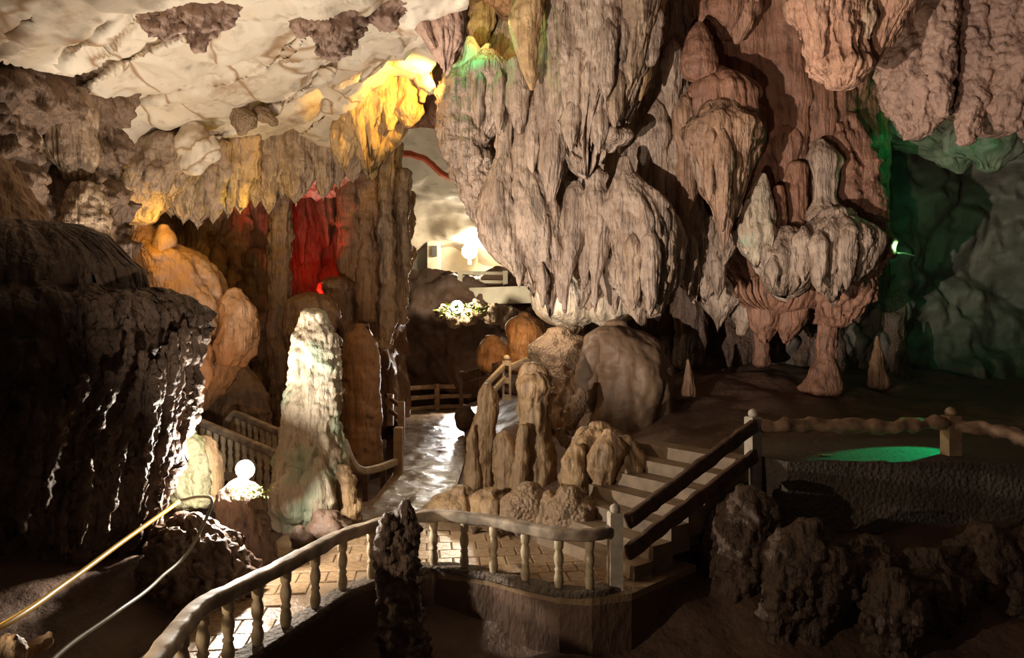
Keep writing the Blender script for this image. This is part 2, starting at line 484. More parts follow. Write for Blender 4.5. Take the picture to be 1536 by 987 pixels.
# ------------------------------------------------------------------ the cave shell
def struct(o, label=None):
    return tag(o, label, None, None, 'structure')


def roofz(z):
    def f(px, py): return (z - CAMZ) * F / (CY - py)
    return f


def ceil_extra(U, V):
    # the front slab hangs lower than the white roof behind it, with a crisp lower edge
    edge = 70 - 0.0 * U + 28 * np.sin(U / 62.0 + 0.4) - np.clip(U - 120, 0, 400) * 0.28
    s = 1 / (1 + np.exp((V - edge) / 3.0))
    hollow = np.exp(-(((U - 395) / 62) ** 2 + ((V - 228) / 28) ** 2))
    q = (U * 0.60 + V * 0.9 + 26 * np.sin(U / 90.0) + 14 * np.sin(V / 31.0 + U / 57.0)) / 74.0
    saw = (q % 1.0)
    saw = np.where(saw < 0.9, saw / 0.9, (1 - saw) / 0.1)
    return -0.9 * s + 1.1 * hollow + 0.32 * saw * np.clip((V - 10) / 60, 0, 1)


ceiling = struct(wall('ceiling', M['white'], None, (-220, 700), (-150, 300),
    [(-220, -150, 6.2), (200, -150, 6.2), (700, -150, 7.6), (-220, 0, 7.4), (100, 0, 7.9), (400, 0, 8.2), (700, 0, 9.4),
     (-220, 110, 8.4), (80, 110, 9.2), (250, 110, 9.8), (450, 110, 10.8), (640, 110, 12.6),
     (60, 200, 10.2), (200, 200, 12.0), (380, 200, 13.0), (520, 200, 14.4), (-220, 200, 9.0),
     (150, 290, 13.0), (350, 290, 16.0), (560, 290, 17.5), (700, 290, 18.5)],
    step=3.2, rough=0.16, rf=0.8, lump=0.24, lf=0.42, extra=ceil_extra, seed=3.3, keep=lambda U, V: (V + 9 * np.sin(U / 9.0) < np.interp(U, [-300, 480, 540, 575, 610, 650, 665], [400, 400, 260, 215, 190, 120, 10]))), 'pale smooth limestone roof with ochre cracks, upper left')

wall_back = struct(wall('wall_back', M['brown'], None, (130, 600), (215, 720),
    [(130, 215, 13.5), (400, 215, 17.4), (660, 215, 18.5), (130, 450, 14.0), (250, 450, 15.2), (400, 450, 18.2), (660, 450, 21.0),
     (130, 720, 13.0), (400, 720, 17.0), (660, 720, 24)],
    step=3.4, flute=0.3, ff=1.1, fz=0.1, rough=0.2, rf=0.9, seed=9.1, tear=0.9, nt=150, tw=20, tl=150), 'brown fluted cave wall lit red, behind the tall pale stalagmite')

wall_left = struct(wall('wall_left', M['umber'], None, (-330, 190), (70, 470),
    [(-330, 70, 6.8), (0, 70, 8.6), (120, 70, 9.6), (190, 70, 10.5), (-330, 300, 6.0), (0, 300, 8.6), (100, 300, 10.0), (190, 300, 11.2),
     (-330, 470, 5.4), (0, 470, 8.2), (190, 470, 10.4)],
    step=3.0, flute=0.2, ff=2.4, rough=0.3, rf=1.6, lump=0.28, lf=1.1, seed=14.2, tear=0.25, nt=60, tw=22, tl=90), 'craggy brown cave wall at the far left')

wall_right = struct(wall('wall_right', M['green'], None, (1150, 1880), (-140, 660),
    [(1150, -140, 15), (1500, -140, 15), (1880, -140, 12), (1150, 200, 15.5), (1400, 200, 16.5), (1880, 200, 12.5),
     (1250, 400, 16), (1450, 400, 16.5), (1880, 420, 12), (1150, 660, 15), (1450, 660, 15.5), (1880, 660, 11)],
    step=4.5, flute=0.25, ff=0.9, rough=0.4, rf=0.5, lump=0.4, lf=0.6, seed=21.0), 'dim green lit cave wall at the right')

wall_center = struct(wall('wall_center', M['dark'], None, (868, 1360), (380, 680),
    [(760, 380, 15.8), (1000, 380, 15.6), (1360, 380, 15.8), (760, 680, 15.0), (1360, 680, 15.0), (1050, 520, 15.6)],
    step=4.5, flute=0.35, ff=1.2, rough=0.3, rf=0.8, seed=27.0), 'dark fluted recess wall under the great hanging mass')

roof_mid = struct(wall('ceiling', M['red'], None, (560, 1900), (-170, 190),
    [(560, -170, 8.8), (900, -170, 9.0), (1900, -170, 7.5), (560, 0, 13.2), (900, 0, 13.6), (1200, 0, 13.4), (1900, 0, 9.0), (620, 190, 15.5), (900, 190, 15.5), (1200, 190, 15.0), (1900, 190, 10.5)],
    step=4.5, flute=0.2, ff=1.2, rough=0.35, rf=0.7, lump=0.3, lf=0.6, seed=33.0), 'red brown cave roof behind the hanging draperies')

tunnel_roof = struct(wall('ceiling', M['smooth'], None, (520, 830), (140, 440),
    [(520, 140, 17.6), (680, 140, 18.2), (830, 140, 18.5), (520, 300, 23.5), (680, 290, 23.5), (830, 300, 23), (520, 440, 31), (680, 400, 30), (830, 440, 29.5)],
    step=3.6, rough=0.22, rf=0.35, lump=0.15, lf=0.3, seed=41.0), 'smooth grey vaulted tunnel roof lit from within')

wall_ledge = struct(wall('wall_ledge', M['mud'], None, (530, 850), (404, 626),
    [(530, 404, 24.4), (690, 404, 24.6), (850, 440, 24.0), (530, 520, 23.6), (690, 500, 22.8), (850, 520, 21), (530, 640, 24.8), (690, 640, 24.6), (850, 640, 22)],
    step=3.6, rough=0.3, rf=0.8, lump=0.2, lf=0.8, seed=47.0), 'dark earth bank below the lit tunnel')

# ground: a height field under everything
gx = np.arange(-8.5, 12.01, 0.075)
gy = np.arange(1.6, 24.6, 0.075)
GX, GY = np.meshgrid(gx, gy, indexing='xy')
gfun = rbf([(-2.6, 4, -0.35), (-1.9, 6, -0.75), (-1, 6.6, -0.8), (0, 5, -1.0), (0.5, 6.6, -0.75), (2, 6, -0.9), (5, 6, -0.8), (9, 5, -0.5), (0, 2, -1.2), (6, 2, -1),
    (-2, 10, -0.15), (-1.4, 14, -0.15), (-2.0, 20, -0.15), (-1.3, 8.5, -0.15), (0.5, 8.6, -0.12), (0.6, 10, 0.15), (1.2, 12, 0.6), (-0.3, 13, 0.25), (0.5, 16, 0.9),
    (-4, 5.2, 0.12), (-5.5, 6, 0.6), (-3.5, 7, 0.25), (-3.6, 8.5, 0.15), (-4.5, 12, -0.9), (-6, 14, -0.9), (-4, 17, -0.9), (-7, 9, 0.8), (-7, 3, 0.6), (-3.6, 2.5, 0.0),
    (3.5, 11, 1.0), (3, 13.5, 1.35), (6, 12, 1.15), (8, 14, 1.5), (6, 9.5, 0.95), (5, 15.5, 1.9), (10, 9, 0.9), (11, 14, 1.5), (-3, 24, -0.1), (2.6, 9.4, 0.4)])
GZ = gfun(GX, GY)
GP = np.stack([GX, GY, GZ], -1)
GZ = GZ + 0.07 * fbm(GP * 1.3, 4) + 0.06 * billow(GP * 0.9 + 4, 2)
# keep it under the paved way
PATH = [(-2.28, 2.4), (-2.3, 4.4), (-2.36, 5.2), (-2.2, 5.83), (-2.08, 6.21), (-1.94, 6.65), (-1.78, 7.1), (-1.55, 7.36), (-1.2, 7.7), (-0.89, 7.79), (-0.53, 7.68), (-0.2, 7.53),
        (0.14, 7.27), (0.48, 7.06), (0.8, 7.0), (1.22, 7.14), (2.1, 8.0), (1.2, 9.0), (0.2, 9.3), (-0.4, 9.8), (-0.75, 10.8), (-0.95, 12), (-0.98, 15), (-1.3, 19), (-1.5, 24),
        (-4.4, 24), (-3.3, 20.2), (-2.5, 15.5), (-2.22, 13), (-2.2, 11.2), (-2.5, 10.2), (-3.0, 9.2), (-3.0, 7.4), (-3.05, 6), (-3.1, 4.2), (-3.1, 2.4)]


def inside(x, y, poly):
    r = np.zeros(x.shape, bool)
    n = len(poly)
    for i in range(n):
        x1, y1 = poly[i]; x2, y2 = poly[(i + 1) % n]
        c = ((y1 > y) != (y2 > y)) & (x < (x2 - x1) * (y - y1) / (y2 - y1 + 1e-12) + x1)
        r ^= c
    return r


GZ = np.where(inside(GX, GY, PATH), np.minimum(GZ, -0.12), GZ)
ground = struct(link('floor_ground', raw_mesh('floor_ground', np.stack([GX, GY, GZ], -1).reshape(-1, 3), gfaces(len(gy), len(gx), False, True)), M['mud']),
                'dark brown uneven mud ground of the cave')


def prism(name, poly, z0, z1, mat, parent=None, smooth=False):
    n = len(poly)
    V = [(x, y, z1) for x, y in poly] + [(x, y, z0) for x, y in poly]
    a = sum(poly[i][0] * poly[(i + 1) % n][1] - poly[(i + 1) % n][0] * poly[i][1] for i in range(n))
    if a < 0:
        V = [(x, y, z1) for x, y in poly[::-1]] + [(x, y, z0) for x, y in poly[::-1]]
    Fc = [list(range(n)), list(range(2 * n - 1, n - 1, -1))] + [[i, i + n, (i + 1) % n + n, (i + 1) % n] for i in range(n)]
    return link(name, raw_mesh(name, np.array(V), Fc, smooth), mat, parent)


floor = struct(prism('floor', PATH, -0.07, 0.0, M['path']), 'wet brown paved walkway winding towards the tunnel')
struct(prism('wall_front', [(x + (0.03 if i > 20 else 0), y) for i, (x, y) in enumerate(PATH)], -1.1, -0.07, M['mud']), 'dark earth retaining wall under the balustraded walkway')
# trodden, puddled mud on the far stretch of the way
sx_, sy_ = np.arange(-4.4, 0.4, 0.06), np.arange(9.3, 23.9, 0.06)
SX, SY = np.meshgrid(sx_, sy_, indexing='xy')
SP = np.stack([SX, SY, 0 * SX], -1)
SZ = 0.02 + 0.030 * fbm(SP * np.array([2.6, 1.7, 1]) + 3, 4, 0.6)
SQ = gfaces(len(sy_), len(sx_), False, True)
SQ = SQ[inside(SX, SY, PATH).ravel()[SQ].all(1)]
used = np.unique(SQ); remap = np.zeros(SX.size, int); remap[used] = np.arange(len(used))
link('mud_surface', raw_mesh('mud_surface', np.stack([SX, SY, SZ], -1).reshape(-1, 3)[used], remap[SQ]), M['puddle'], floor)


def boxmesh(name, sx, sy, sz, bev=0.0):
    """box centred in x, y with its base at z = 0"""
    x, y = sx / 2, sy / 2
    b = bev
    if b <= 0:
        V = [(-x, -y, 0), (x, -y, 0), (x, y, 0), (-x, y, 0), (-x, -y, sz), (x, -y, sz), (x, y, sz), (-x, y, sz)]
        Q = [(3, 2, 1, 0), (4, 5, 6, 7), (0, 1, 5, 4), (1, 2, 6, 5), (2, 3, 7, 6), (3, 0, 4, 7)]
        return raw_mesh(name, np.array(V), Q, False)
    V, Q = [], []
    for z, i in ((0, 0), (sz - b, 0), (sz, b)):
        V += [(-x + i, -y + i, z), (x - i, -y + i, z), (x - i, y - i, z), (-x + i, y - i, z)]
    Q = [(3, 2, 1, 0), (8, 9, 10, 11)]
    for r in (0, 4):
        for k in range(4):
            Q.append((r + k, r + (k + 1) % 4, r + 4 + (k + 1) % 4, r + 4 + k))
    return raw_mesh(name, np.array(V), Q, False)


def put(name, me, mat, loc, parent, rz=0.0, rot=None, scale=None):
    o = link(name, me, mat, parent, world=False)
    base = Vector(tuple(parent.location)) if parent else Vector((0, 0, 0))
    o.location = Vector(tuple(float(v) for v in loc)) - base
    o.rotation_euler = rot if rot else (0, 0, rz)
    if scale: o.scale = scale
    return o


# tiles of the near walkway, laid in running bond along the way
rnd = random.Random(5)
tile_me = boxmesh('tile', 0.292, 0.292, 0.02, 0.008)
ca, sa = math.cos(0.12), math.sin(0.12)
inner = np.array(PATH)
for i in range(-16, 16):
    for j in range(-4, 16):
        u = i * 0.305 + (0.15 if j % 2 else 0); v = j * 0.305 + 5.0
        x = u * ca - (v - 7) * sa - 0.7; y = 7 + u * sa + (v - 7) * ca
        if y < 4.2 or y > 9.3: continue
        pts = np.array([(x + a, y + b) for a in (-0.2, 0.2) for b in (-0.2, 0.2)])
        if not inside(pts[:, 0], pts[:, 1], PATH).all(): continue
        put('tile', tile_me, M['tile'], (x, y, -0.004 + rnd.uniform(-0.002, 0.003)), floor, rot=(rnd.uniform(-.008, .008), rnd.uniform(-.008, .008), 0.12))

# ------------------------------------------------------------------ hanging rock: things with drapery parts
def mass(name, base, label, cat, bodies, mat, group=None, **kw):
    e = empty(name, base, label, cat, group)
    for b in bodies:
        d, nm, opts, sp = b
        o = dict(kw); o.update(opts)
        mm = M[o.pop('mat', mat)]
        body(nm, mm, e, d, sp, **o)
    return e


B = lambda d, nm, sp, **o: (d, nm, o, sp)
great = mass('stalactite_mass', at(960, -60, 13), 'huge grey brown hanging mass of fluted flowstone draperies over the cave centre', 'stalactite', [
    # bulk
    B(14.1, 'bulk', [(910, -140, 190), (905, 0, 158), (885, 110, 190), (878, 220, 186), (890, 320, 165), (905, 400, 120), (915, 440, 70)], nf=40, amp=0.06, tear=0.13, nt=190, dr=0.46, rough=0.06, rf=1.6, step=4),
    B(14.2, 'bulk', [(1150, -140, 200), (1140, 0, 190), (1140, 120, 178), (1150, 240, 165), (1170, 330, 145), (1180, 400, 118), (1170, 430, 80)], nf=36, amp=0.06, tear=0.13, nt=150, dr=0.5, rough=0.07, rf=1.6, step=4, mat='red'),
    # upper left dome and its draperies
    B(12.6, 'drapery', [(735, 84, 18), (738, 102, 38), (736, 140, 38), (730, 180, 26), (724, 204, 7)], nf=16, amp=0.2, drip=0.5),
    B(12.7, 'drapery', [(700, 92, 14), (690, 120, 28), (692, 180, 34), (706, 250, 30), (722, 310, 22), (742, 365, 11)], nf=14, amp=0.2, rough=0.06, rf=4, knob=0.03),
    B(12.4, 'drapery', [(757, 165, 11), (756, 230, 13), (750, 280, 24), (752, 330, 33), (768, 380, 27), (788, 412, 14), (800, 432, 4)], nf=16, amp=0.18, drip=0.5),
    B(12.3, 'drapery', [(783, 175, 10), (784, 240, 17), (796, 290, 31), (806, 340, 36), (816, 392, 25), (824, 432, 10), (826, 455, 3)], nf=18, amp=0.18, drip=0.6),
    B(12.2, 'stalactite', [(812, 70, 16), (815, 130, 17), (816, 190, 14), (814, 240, 9), (812, 262, 3)], nf=9, amp=0.2),
    B(12.0, 'stalactite', [(775, 92, 12), (776, 140, 16), (778, 175, 12), (780, 200, 4)], nf=9, amp=0.2),
    B(11.4, 'stalactite', [(795, -60, 26), (794, 0, 23), (788, 48, 21), (790, 80, 16), (795, 112, 10), (797, 134, 3)], nf=9, amp=0.14, mat='ochre'),
    B(12.0, 'drapery', [(838, -60, 40), (838, 20, 36), (836, 100, 30), (832, 180, 24), (828, 250, 16), (826, 300, 6)], nf=12, amp=0.22),
    # the great front curtain
    B(11.8, 'drapery', [(906, -80, 92), (908, 0, 80), (906, 80, 70), (898, 140, 58), (886, 190, 44), (882, 212, 30)], nf=26, amp=0.17, drip=0.45, rip=0.02),
    B(11.3, 'drapery', [(950, -80, 38), (952, 0, 30), (946, 70, 24), (936, 130, 15), (926, 168, 6)], nf=10, amp=0.2, mat='tan'),
    B(11.5, 'drapery', [(985, -80, 20), (982, 0, 15), (976, 60, 11), (966, 120, 6), (960, 150, 2)], nf=7, amp=0.2, mat='ochre'),
    B(11.6, 'drapery', [(880, 60, 20), (872, 120, 26), (866, 170, 20), (862, 205, 8)], nf=10, amp=0.22, drip=0.6),
    B(11.7, 'ledge', [(905, 190, 18), (912, 200, 32), (910, 212, 32), (905, 222, 16)], nf=14, amp=0.15),
    # heads on the middle shelf with their fringes
    B(12.0, 'flowstone_head', [(895, 250, 6), (896, 262, 16), (894, 280, 14), (897, 296, 21), (901, 330, 23), (898, 370, 17), (894, 410, 8), (892, 458, 3)], nf=14, amp=0.17, drip=0.4),
    B(12.1, 'flowstone_head', [(864, 274, 7), (863, 290, 15), (863, 335, 20), (858, 375, 14), (850, 415, 7), (846, 462, 3)], nf=13, amp=0.18, drip=0.4),
    B(11.8, 'flowstone_head', [(936, 238, 8), (937, 254, 13), (944, 280, 28), (956, 305, 42), (964, 335, 47), (966, 380, 44), (968, 425, 40), (970, 452, 30)], nf=20, amp=0.2, drip=0.35, ramp=0.5),
    B(11.9, 'drapery', [(934, 318, 9), (935, 350, 17), (937, 395, 13), (940, 436, 3)], nf=9, amp=0.2, mat='tan'),
    B(11.6, 'drapery', [(998, 335, 8), (1000, 360, 13), (996, 410, 12), (990, 455, 6)], nf=8, amp=0.22, mat='tan'),
    B(12.8, 'drapery', [(870, 380, 22), (874, 410, 24), (872, 440, 14), (870, 462, 4)], nf=10, amp=0.22),
    B(12.7, 'drapery', [(915, 370, 20), (918, 410, 22), (920, 440, 12), (921, 470, 3)], nf=10, amp=0.22),
    # pale lit sole of the mass
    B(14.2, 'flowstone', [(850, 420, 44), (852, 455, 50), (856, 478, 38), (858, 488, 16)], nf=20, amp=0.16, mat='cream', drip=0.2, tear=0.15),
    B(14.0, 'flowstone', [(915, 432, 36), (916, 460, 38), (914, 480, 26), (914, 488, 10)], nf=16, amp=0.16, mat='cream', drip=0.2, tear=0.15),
    # centre right domes
    B(12.9, 'drapery', [(1003, 66, 12), (1003, 90, 27), (1000, 150, 38), (1004, 230, 42), (1012, 300, 40), (1026, 370, 32), (1038, 418, 18), (1042, 438, 6)], nf=18, amp=0.17, drip=0.4),
    B(12.2, 'flowstone_cone', [(1049, 36, 6), (1048, 58, 17), (1049, 86, 24), (1050, 108, 26)], nf=14, amp=0.08, rip=0.08, mat='red', ramp=0.05),
    B(12.3, 'flowstone_dome', [(1076, 108, 18), (1080, 125, 40), (1084, 160, 47), (1086, 185, 46)], nf=20, amp=0.10, mat='red', rip=0.02),
    B(12.0, 'drapery', [(1080, 165, 30), (1082, 190, 47), (1083, 225, 46), (1084, 265, 36), (1086, 305, 19), (1086, 340, 8), (1086, 362, 2)], nf=22, amp=0.22, drip=0.5, mat='rust', ramp=0.2),
    B(12.0, 'drapery', [(1062, 190, 16), (1056, 230, 17), (1052, 262, 9), (1050, 280, 3)], nf=9, amp=0.22, mat='tan'),
    B(12.4, 'drapery', [(1103, 250, 12), (1102, 290, 12), (1097, 330, 6), (1094, 350, 2)], nf=8, amp=0.22, mat='tan'),
    B(12.9, 'drapery', [(1060, 330, 14), (1062, 372, 24), (1060, 412, 18), (1058, 445, 5)], nf=12, amp=0.22, drip=0.5),
    B(12.6, 'drapery', [(1088, 340, 10), (1090, 365, 16), (1088, 385, 8), (1086, 396, 3)], nf=9, amp=0.22),
    B(12.3, 'drapery', [(1144, 262, 6), (1140, 290, 15), (1134, 330, 24), (1134, 365, 24), (1136, 384, 12)], nf=13, amp=0.25, drip=0.4, mat='mite'),
    B(12.5, 'drapery', [(1168, 282, 8), (1166, 330, 13), (1160, 380, 12), (1158, 402, 4)], nf=9, amp=0.25, mat='red'),
    B(12.8, 'drapery', [(1196, 250, 14), (1190, 310, 18), (1188, 360, 18), (1186, 385, 8)], nf=10, amp=0.25, mat='red'),
    B(12.4, 'flowstone_fringe', [(1176, 350, 22), (1180, 372, 42), (1182, 396, 44), (1180, 418, 30)], nf=22, amp=0.22, drip=0.4, mat='grey', knob=0.02),
    # right column and skirt
    B(13.4, 'bulk', [(1232, 150, 26), (1238, 190, 44), (1256, 260, 55), (1272, 330, 52), (1274, 400, 45), (1266, 455, 34), (1262, 480, 20)], nf=18, amp=0.14, rough=0.1, rf=2, mat='red', knob=0.03),
    B(12.6, 'flowstone_pillar', [(1230, 212, 8), (1234, 228, 19), (1238, 240, 23), (1237, 262, 18), (1238, 310, 20), (1244, 326, 33)], nf=14, amp=0.16, mat='grey', rip=0.03),
    B(12.3, 'flowstone_fringe', [(1254, 325, 26), (1258, 345, 47), (1256, 380, 47), (1250, 412, 34), (1248, 430, 14)], nf=22, amp=0.24, drip=0.4, mat='grey', knob=0.03),
    B(13.0, 'flowstone', [(1300, 262, 10), (1304, 290, 22), (1308, 340, 20), (1304, 385, 12)], nf=9, amp=0.15, mat='red', knob=0.05),
    # smaller folds between
] + [B(dd, 'drapery', [(x, y0, 3), (x, y0 + 10, h * 0.8), (x + rx, (y0 + y1) / 2, h), (x + rx, y1 - 14, h * 0.6), (x + rx, y1, 2)], nf=9, amp=0.24, drip=0.3, mat=mt) for x, y0, y1, h, dd, rx, mt in (
    (985, 150, 330, 12, 12.5, 2, 'grey'), (1028, 140, 330, 13, 12.3, 2, 'rust'), (1010, 60, 180, 14, 12.5, -3, 'grey'), (966, 175, 290, 11, 12.6, 2, 'grey'), (1008, 330, 436, 15, 12.2, 3, 'grey'),
    (1030, 345, 440, 11, 12.4, 2, 'grey'), (1076, 380, 446, 12, 12.7, 1, 'grey'), (775, 380, 428, 9, 12.2, 4, 'grey'), (838, 380, 452, 11, 12.2, 3, 'grey'), (812, 395, 458, 9, 12.0, 2, 'grey'),
    (880, 300, 430, 9, 12.2, -3, 'grey'), (858, 150, 224, 12, 11.4, -2, 'grey'), (900, 160, 226, 13, 11.4, -2, 'grey'), (926, 100, 190, 12, 11.2, -4, 'tan'), (842, 100, 200, 12, 11.7, -2, 'grey'),
    (864, 60, 180, 11, 11.4, -2, 'grey'), (912, 30, 150, 12, 11.0, -3, 'grey'), (720, 110, 190, 9, 12.2, -2, 'grey'), (750, 105, 200, 9, 12.1, -1, 'grey'), (800, 140, 260, 10, 12.1, -2, 'grey'),
    (830, 250, 330, 14, 12.6, 0, 'grey'), (950, 350, 462, 12, 11.4, 1, 'tan'), (975, 345, 470, 13, 11.3, 0, 'grey'), (1066, 190, 300, 9, 11.6, -2, 'rust'), (1084, 195, 345, 10, 11.5, 1, 'rust'),
    (1106, 190, 300, 9, 11.7, -2, 'rust'), (1122, 300, 380, 9, 12.2, -2, 'mite'), (1152, 290, 392, 9, 12.2, 0, 'grey'), (1205, 340, 420, 14, 12.0, 0, 'grey'), (1228, 345, 436, 12, 11.8, 0, 'grey'),
    (1272, 340, 432, 12, 11.8, -2, 'grey'), (1290, 345, 412, 10, 12.0, -3, 'grey'), (1160, 385, 430, 12, 12.0, 0, 'grey'), (1130, 150, 250, 16, 13.0, 2, 'red'), (1180, 180, 330, 16, 13.0, 0, 'red'))] + [
    # dim draperies hanging below
    B(14.4, 'drapery', [(1080, 415, 24), (1084, 440, 28), (1080, 468, 16), (1078, 482, 5)], nf=12, amp=0.25, drip=0.5),
    B(14.3, 'drapery', [(1150, 425, 24), (1148, 460, 24), (1148, 490, 19), (1148, 504, 8)], nf=12, amp=0.22, drip=0.4, mat='red'),
    B(14.2, 'drapery', [(1190, 420, 24), (1188, 460, 23), (1182, 495, 16), (1180, 508, 5)], nf=11, amp=0.22, drip=0.4, mat='red'),
    B(14.6, 'drapery', [(1116, 430, 18), (1116, 470, 17), (1112, 500, 7)], nf=9, amp=0.25),
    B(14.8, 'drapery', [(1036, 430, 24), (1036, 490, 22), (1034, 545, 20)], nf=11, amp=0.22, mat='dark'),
    B(14.6, 'column', [(1144, 490, 10), (1143, 520, 9), (1143, 545, 12)], nf=8, amp=0.2, mat='red'),
    B(14.5, 'drapery', [(1230, 430, 22), (1228, 458, 20), (1224, 482, 8)], nf=10, amp=0.22, mat='red'),
], 'grey', tear=0.24, fr=0.055, zf=0.7, rip=0.02)

mass('stalactite_mass', at(1270, -60, 10), 'peach coloured drapery hanging from the roof, right of the great grey mass', 'stalactite', [
    B(9.8, 'drapery', [(1238, -90, 66), (1240, -20, 57), (1246, 40, 48), (1254, 85, 40), (1260, 112, 36), (1262, 122, 22)], nf=18, amp=0.16, rough=0.04, knob=0.015),
    B(9.9, 'drapery', [(1330, -90, 62), (1326, -20, 50), (1318, 30, 36), (1310, 72, 20), (1305, 104, 6)], nf=12, amp=0.18),
    B(9.6, 'drapery', [(1290, -90, 30), (1292, -20, 24), (1296, 30, 15), (1300, 58, 5)], nf=8, amp=0.2, mat='tan'),
    B(9.7, 'drapery', [(1352, -90, 30), (1352, -20, 24), (1346, 10, 20), (1338, 26, 8)], nf=9, amp=0.18),
    B(9.5, 'drapery', [(1220, -90, 24), (1222, -20, 20), (1228, 40, 13), (1232, 84, 5)], nf=8, amp=0.2),
], 'peach', tear=0.2)
mass('stalactite_mass', at(1440, -60, 10.6), 'knobbly brown hanging rock with green lit lower rim in the top right corner', 'stalactite', [
    B(11.6, 'bulk', [(1500, -120, 150), (1490, 0, 138), (1484, 90, 125), (1484, 140, 100), (1488, 172, 62), (1490, 192, 26)], nf=20, amp=0.13, rough=0.12, rf=2, knob=0.06, step=3.6, dr=0.6),
    B(11.0, 'drapery', [(1392, -90, 55), (1388, 0, 50), (1378, 60, 48), (1370, 120, 44), (1374, 165, 36), (1378, 198, 20)], nf=12, amp=0.14, rough=0.06, knob=0.05),
    B(10.6, 'drapery', [(1402, -60, 30), (1404, 20, 27), (1408, 80, 22), (1410, 130, 18), (1412, 172, 10)], nf=9, amp=0.16, knob=0.04),
    B(10.8, 'drapery', [(1460, -60, 34), (1462, 40, 30), (1464, 110, 26), (1456, 170, 22), (1450, 212, 12)], nf=10, amp=0.16, knob=0.05),
    B(10.6, 'drapery', [(1520, -60, 40), (1524, 60, 36), (1522, 140, 32), (1516, 190, 18)], nf=10, amp=0.16, knob=0.05),
    B(10.9, 'drapery', [(1580, -60, 60), (1580, 60, 52), (1574, 160, 44), (1566, 220, 20)], nf=12, amp=0.16, knob=0.05),
], 'knobby', tear=0.2)
mass('rock_shelf', at(1440, 180, 14), 'dull olive rock shelf behind the knobbly rock, rimmed in green', 'rock', [
    B(14.2, 'slab', [(1320, 118, 20), (1335, 150, 60), (1360, 190, 70), (1400, 215, 60), (1436, 245, 22), (1440, 258, 6)], nf=12, amp=0.14, rough=0.12, rf=1.6, dr=0.5),
    B(13.6, 'slab', [(1470, 172, 30), (1476, 205, 52), (1478, 232, 46), (1484, 248, 20)], nf=10, amp=0.14, rough=0.1, rf=1.6, dr=0.5),
], 'green')
mass('flowstone_lobe', at(1130, -20, 13), 'red brown rounded flowstone lobes near the roof above the orange dome', 'stalactite', [
    B(12.8, 'lobe', [(1090, -60, 48), (1092, 0, 46), (1092, 30, 40), (1096, 50, 20)], nf=10, amp=0.14, knob=0.02),
    B(12.6, 'lobe', [(1120, -50, 24), (1118, 10, 20), (1110, 46, 12), (1106, 64, 4)], nf=8, amp=0.16, mat='peach'),
    B(13.6, 'lobe', [(1160, -60, 30), (1150, 40, 34), (1150, 120, 36), (1160, 200, 38), (1170, 250, 24)], nf=10, amp=0.16, rough=0.08),
], 'red')

# left roof: hanging rocks
mass('hanging_rock', at(270, 0, 8), 'dark brown knobbly rock hanging from the pale roof at top left', 'rock', [
    B(7.9, 'lobe', [(262, -40, 50), (250, 6, 46), (244, 32, 30), (248, 56, 12)], nf=12, amp=0.2, rough=0.06, rf=5, knob=0.05),
    B(7.8, 'lobe', [(305, -40, 40), (304, 14, 36), (300, 48, 24), (296, 74, 10)], nf=10, amp=0.2, rough=0.06, rf=5, knob=0.05),
    B(8.0, 'lobe', [(345, -40, 20), (346, 0, 15), (349, 24, 6)], nf=8, amp=0.2, rough=0.04, rf=5, knob=0.03),
], 'knobby')
mass('hanging_rock', at(510, -20, 9), 'rough brown rock along the top edge, between pale roof and dark drapery', 'rock', [
    B(8.7, 'lobe', [(455, -50, 50), (458, 0, 44), (455, 30, 28), (452, 50, 10)], nf=10, amp=0.2, rough=0.08, rf=4, knob=0.05),
    B(8.8, 'lobe', [(515, -50, 60), (512, 10, 52), (502, 46, 36), (496, 84, 14)], nf=12, amp=0.2, rough=0.08, rf=4, knob=0.05),
    B(8.9, 'lobe', [(580, -50, 44), (582, 0, 38), (574, 30, 20)], nf=9, amp=0.2, rough=0.08, rf=4, knob=0.05),
], 'knobby')
mass('drapery', at(650, -20, 10.4), 'dark fluted stone drapery hanging at the top between gold and green lit rock', 'stalactite', [
    B(9.6, 'drapery', [(650, -70, 54), (650, 0, 46), (658, 40, 34), (666, 74, 20), (668, 92, 8)], nf=14, amp=0.2, drip=0.3),
    B(9.4, 'drapery', [(620, -70, 22), (622, 0, 17), (634, 40, 12), (650, 70, 5)], nf=8, amp=0.2),
], 'knobby')
mass('gold_drapery', at(600, 40, 13.4), 'golden lit stalactites at the end of the pale roof', 'stalactite', [
    B(13.6, 'flow', [(606, 30, 12), (592, 70, 38), (574, 110, 48), (566, 150, 52), (560, 190, 40), (556, 216, 14)], nf=18, amp=0.2, drip=0.7),
    B(13.2, 'stalactite', [(628, 60, 16), (616, 110, 22), (612, 150, 20), (612, 178, 16), (612, 188, 6)], nf=10, amp=0.2),
    B(13.0, 'stalactite', [(638, 80, 10), (638, 120, 10), (634, 152, 4)], nf=7, amp=0.2),
    B(13.4, 'stalactite', [(565, 170, 14), (563, 200, 9), (562, 224, 3)], nf=7, amp=0.2),
    B(13.2, 'stalactite', [(590, 120, 16), (588, 160, 14), (586, 194, 5)], nf=8, amp=0.2),
    B(13.6, 'flow', [(545, 150, 20), (530, 185, 26), (520, 215, 22), (515, 235, 8)], nf=12, amp=0.22, drip=0.6),
], 'ochre', tear=0.25)
mass('gold_pillar', at(722, -20, 13.4), 'amber lit rock pillar in the gap at the top of the great mass', 'rock', [
    B(13.5, 'pillar', [(722, -70, 26), (722, 0, 22), (720, 40, 21), (720, 68, 14)], nf=9, amp=0.14, rough=0.05, knob=0.03),
], 'ochre')
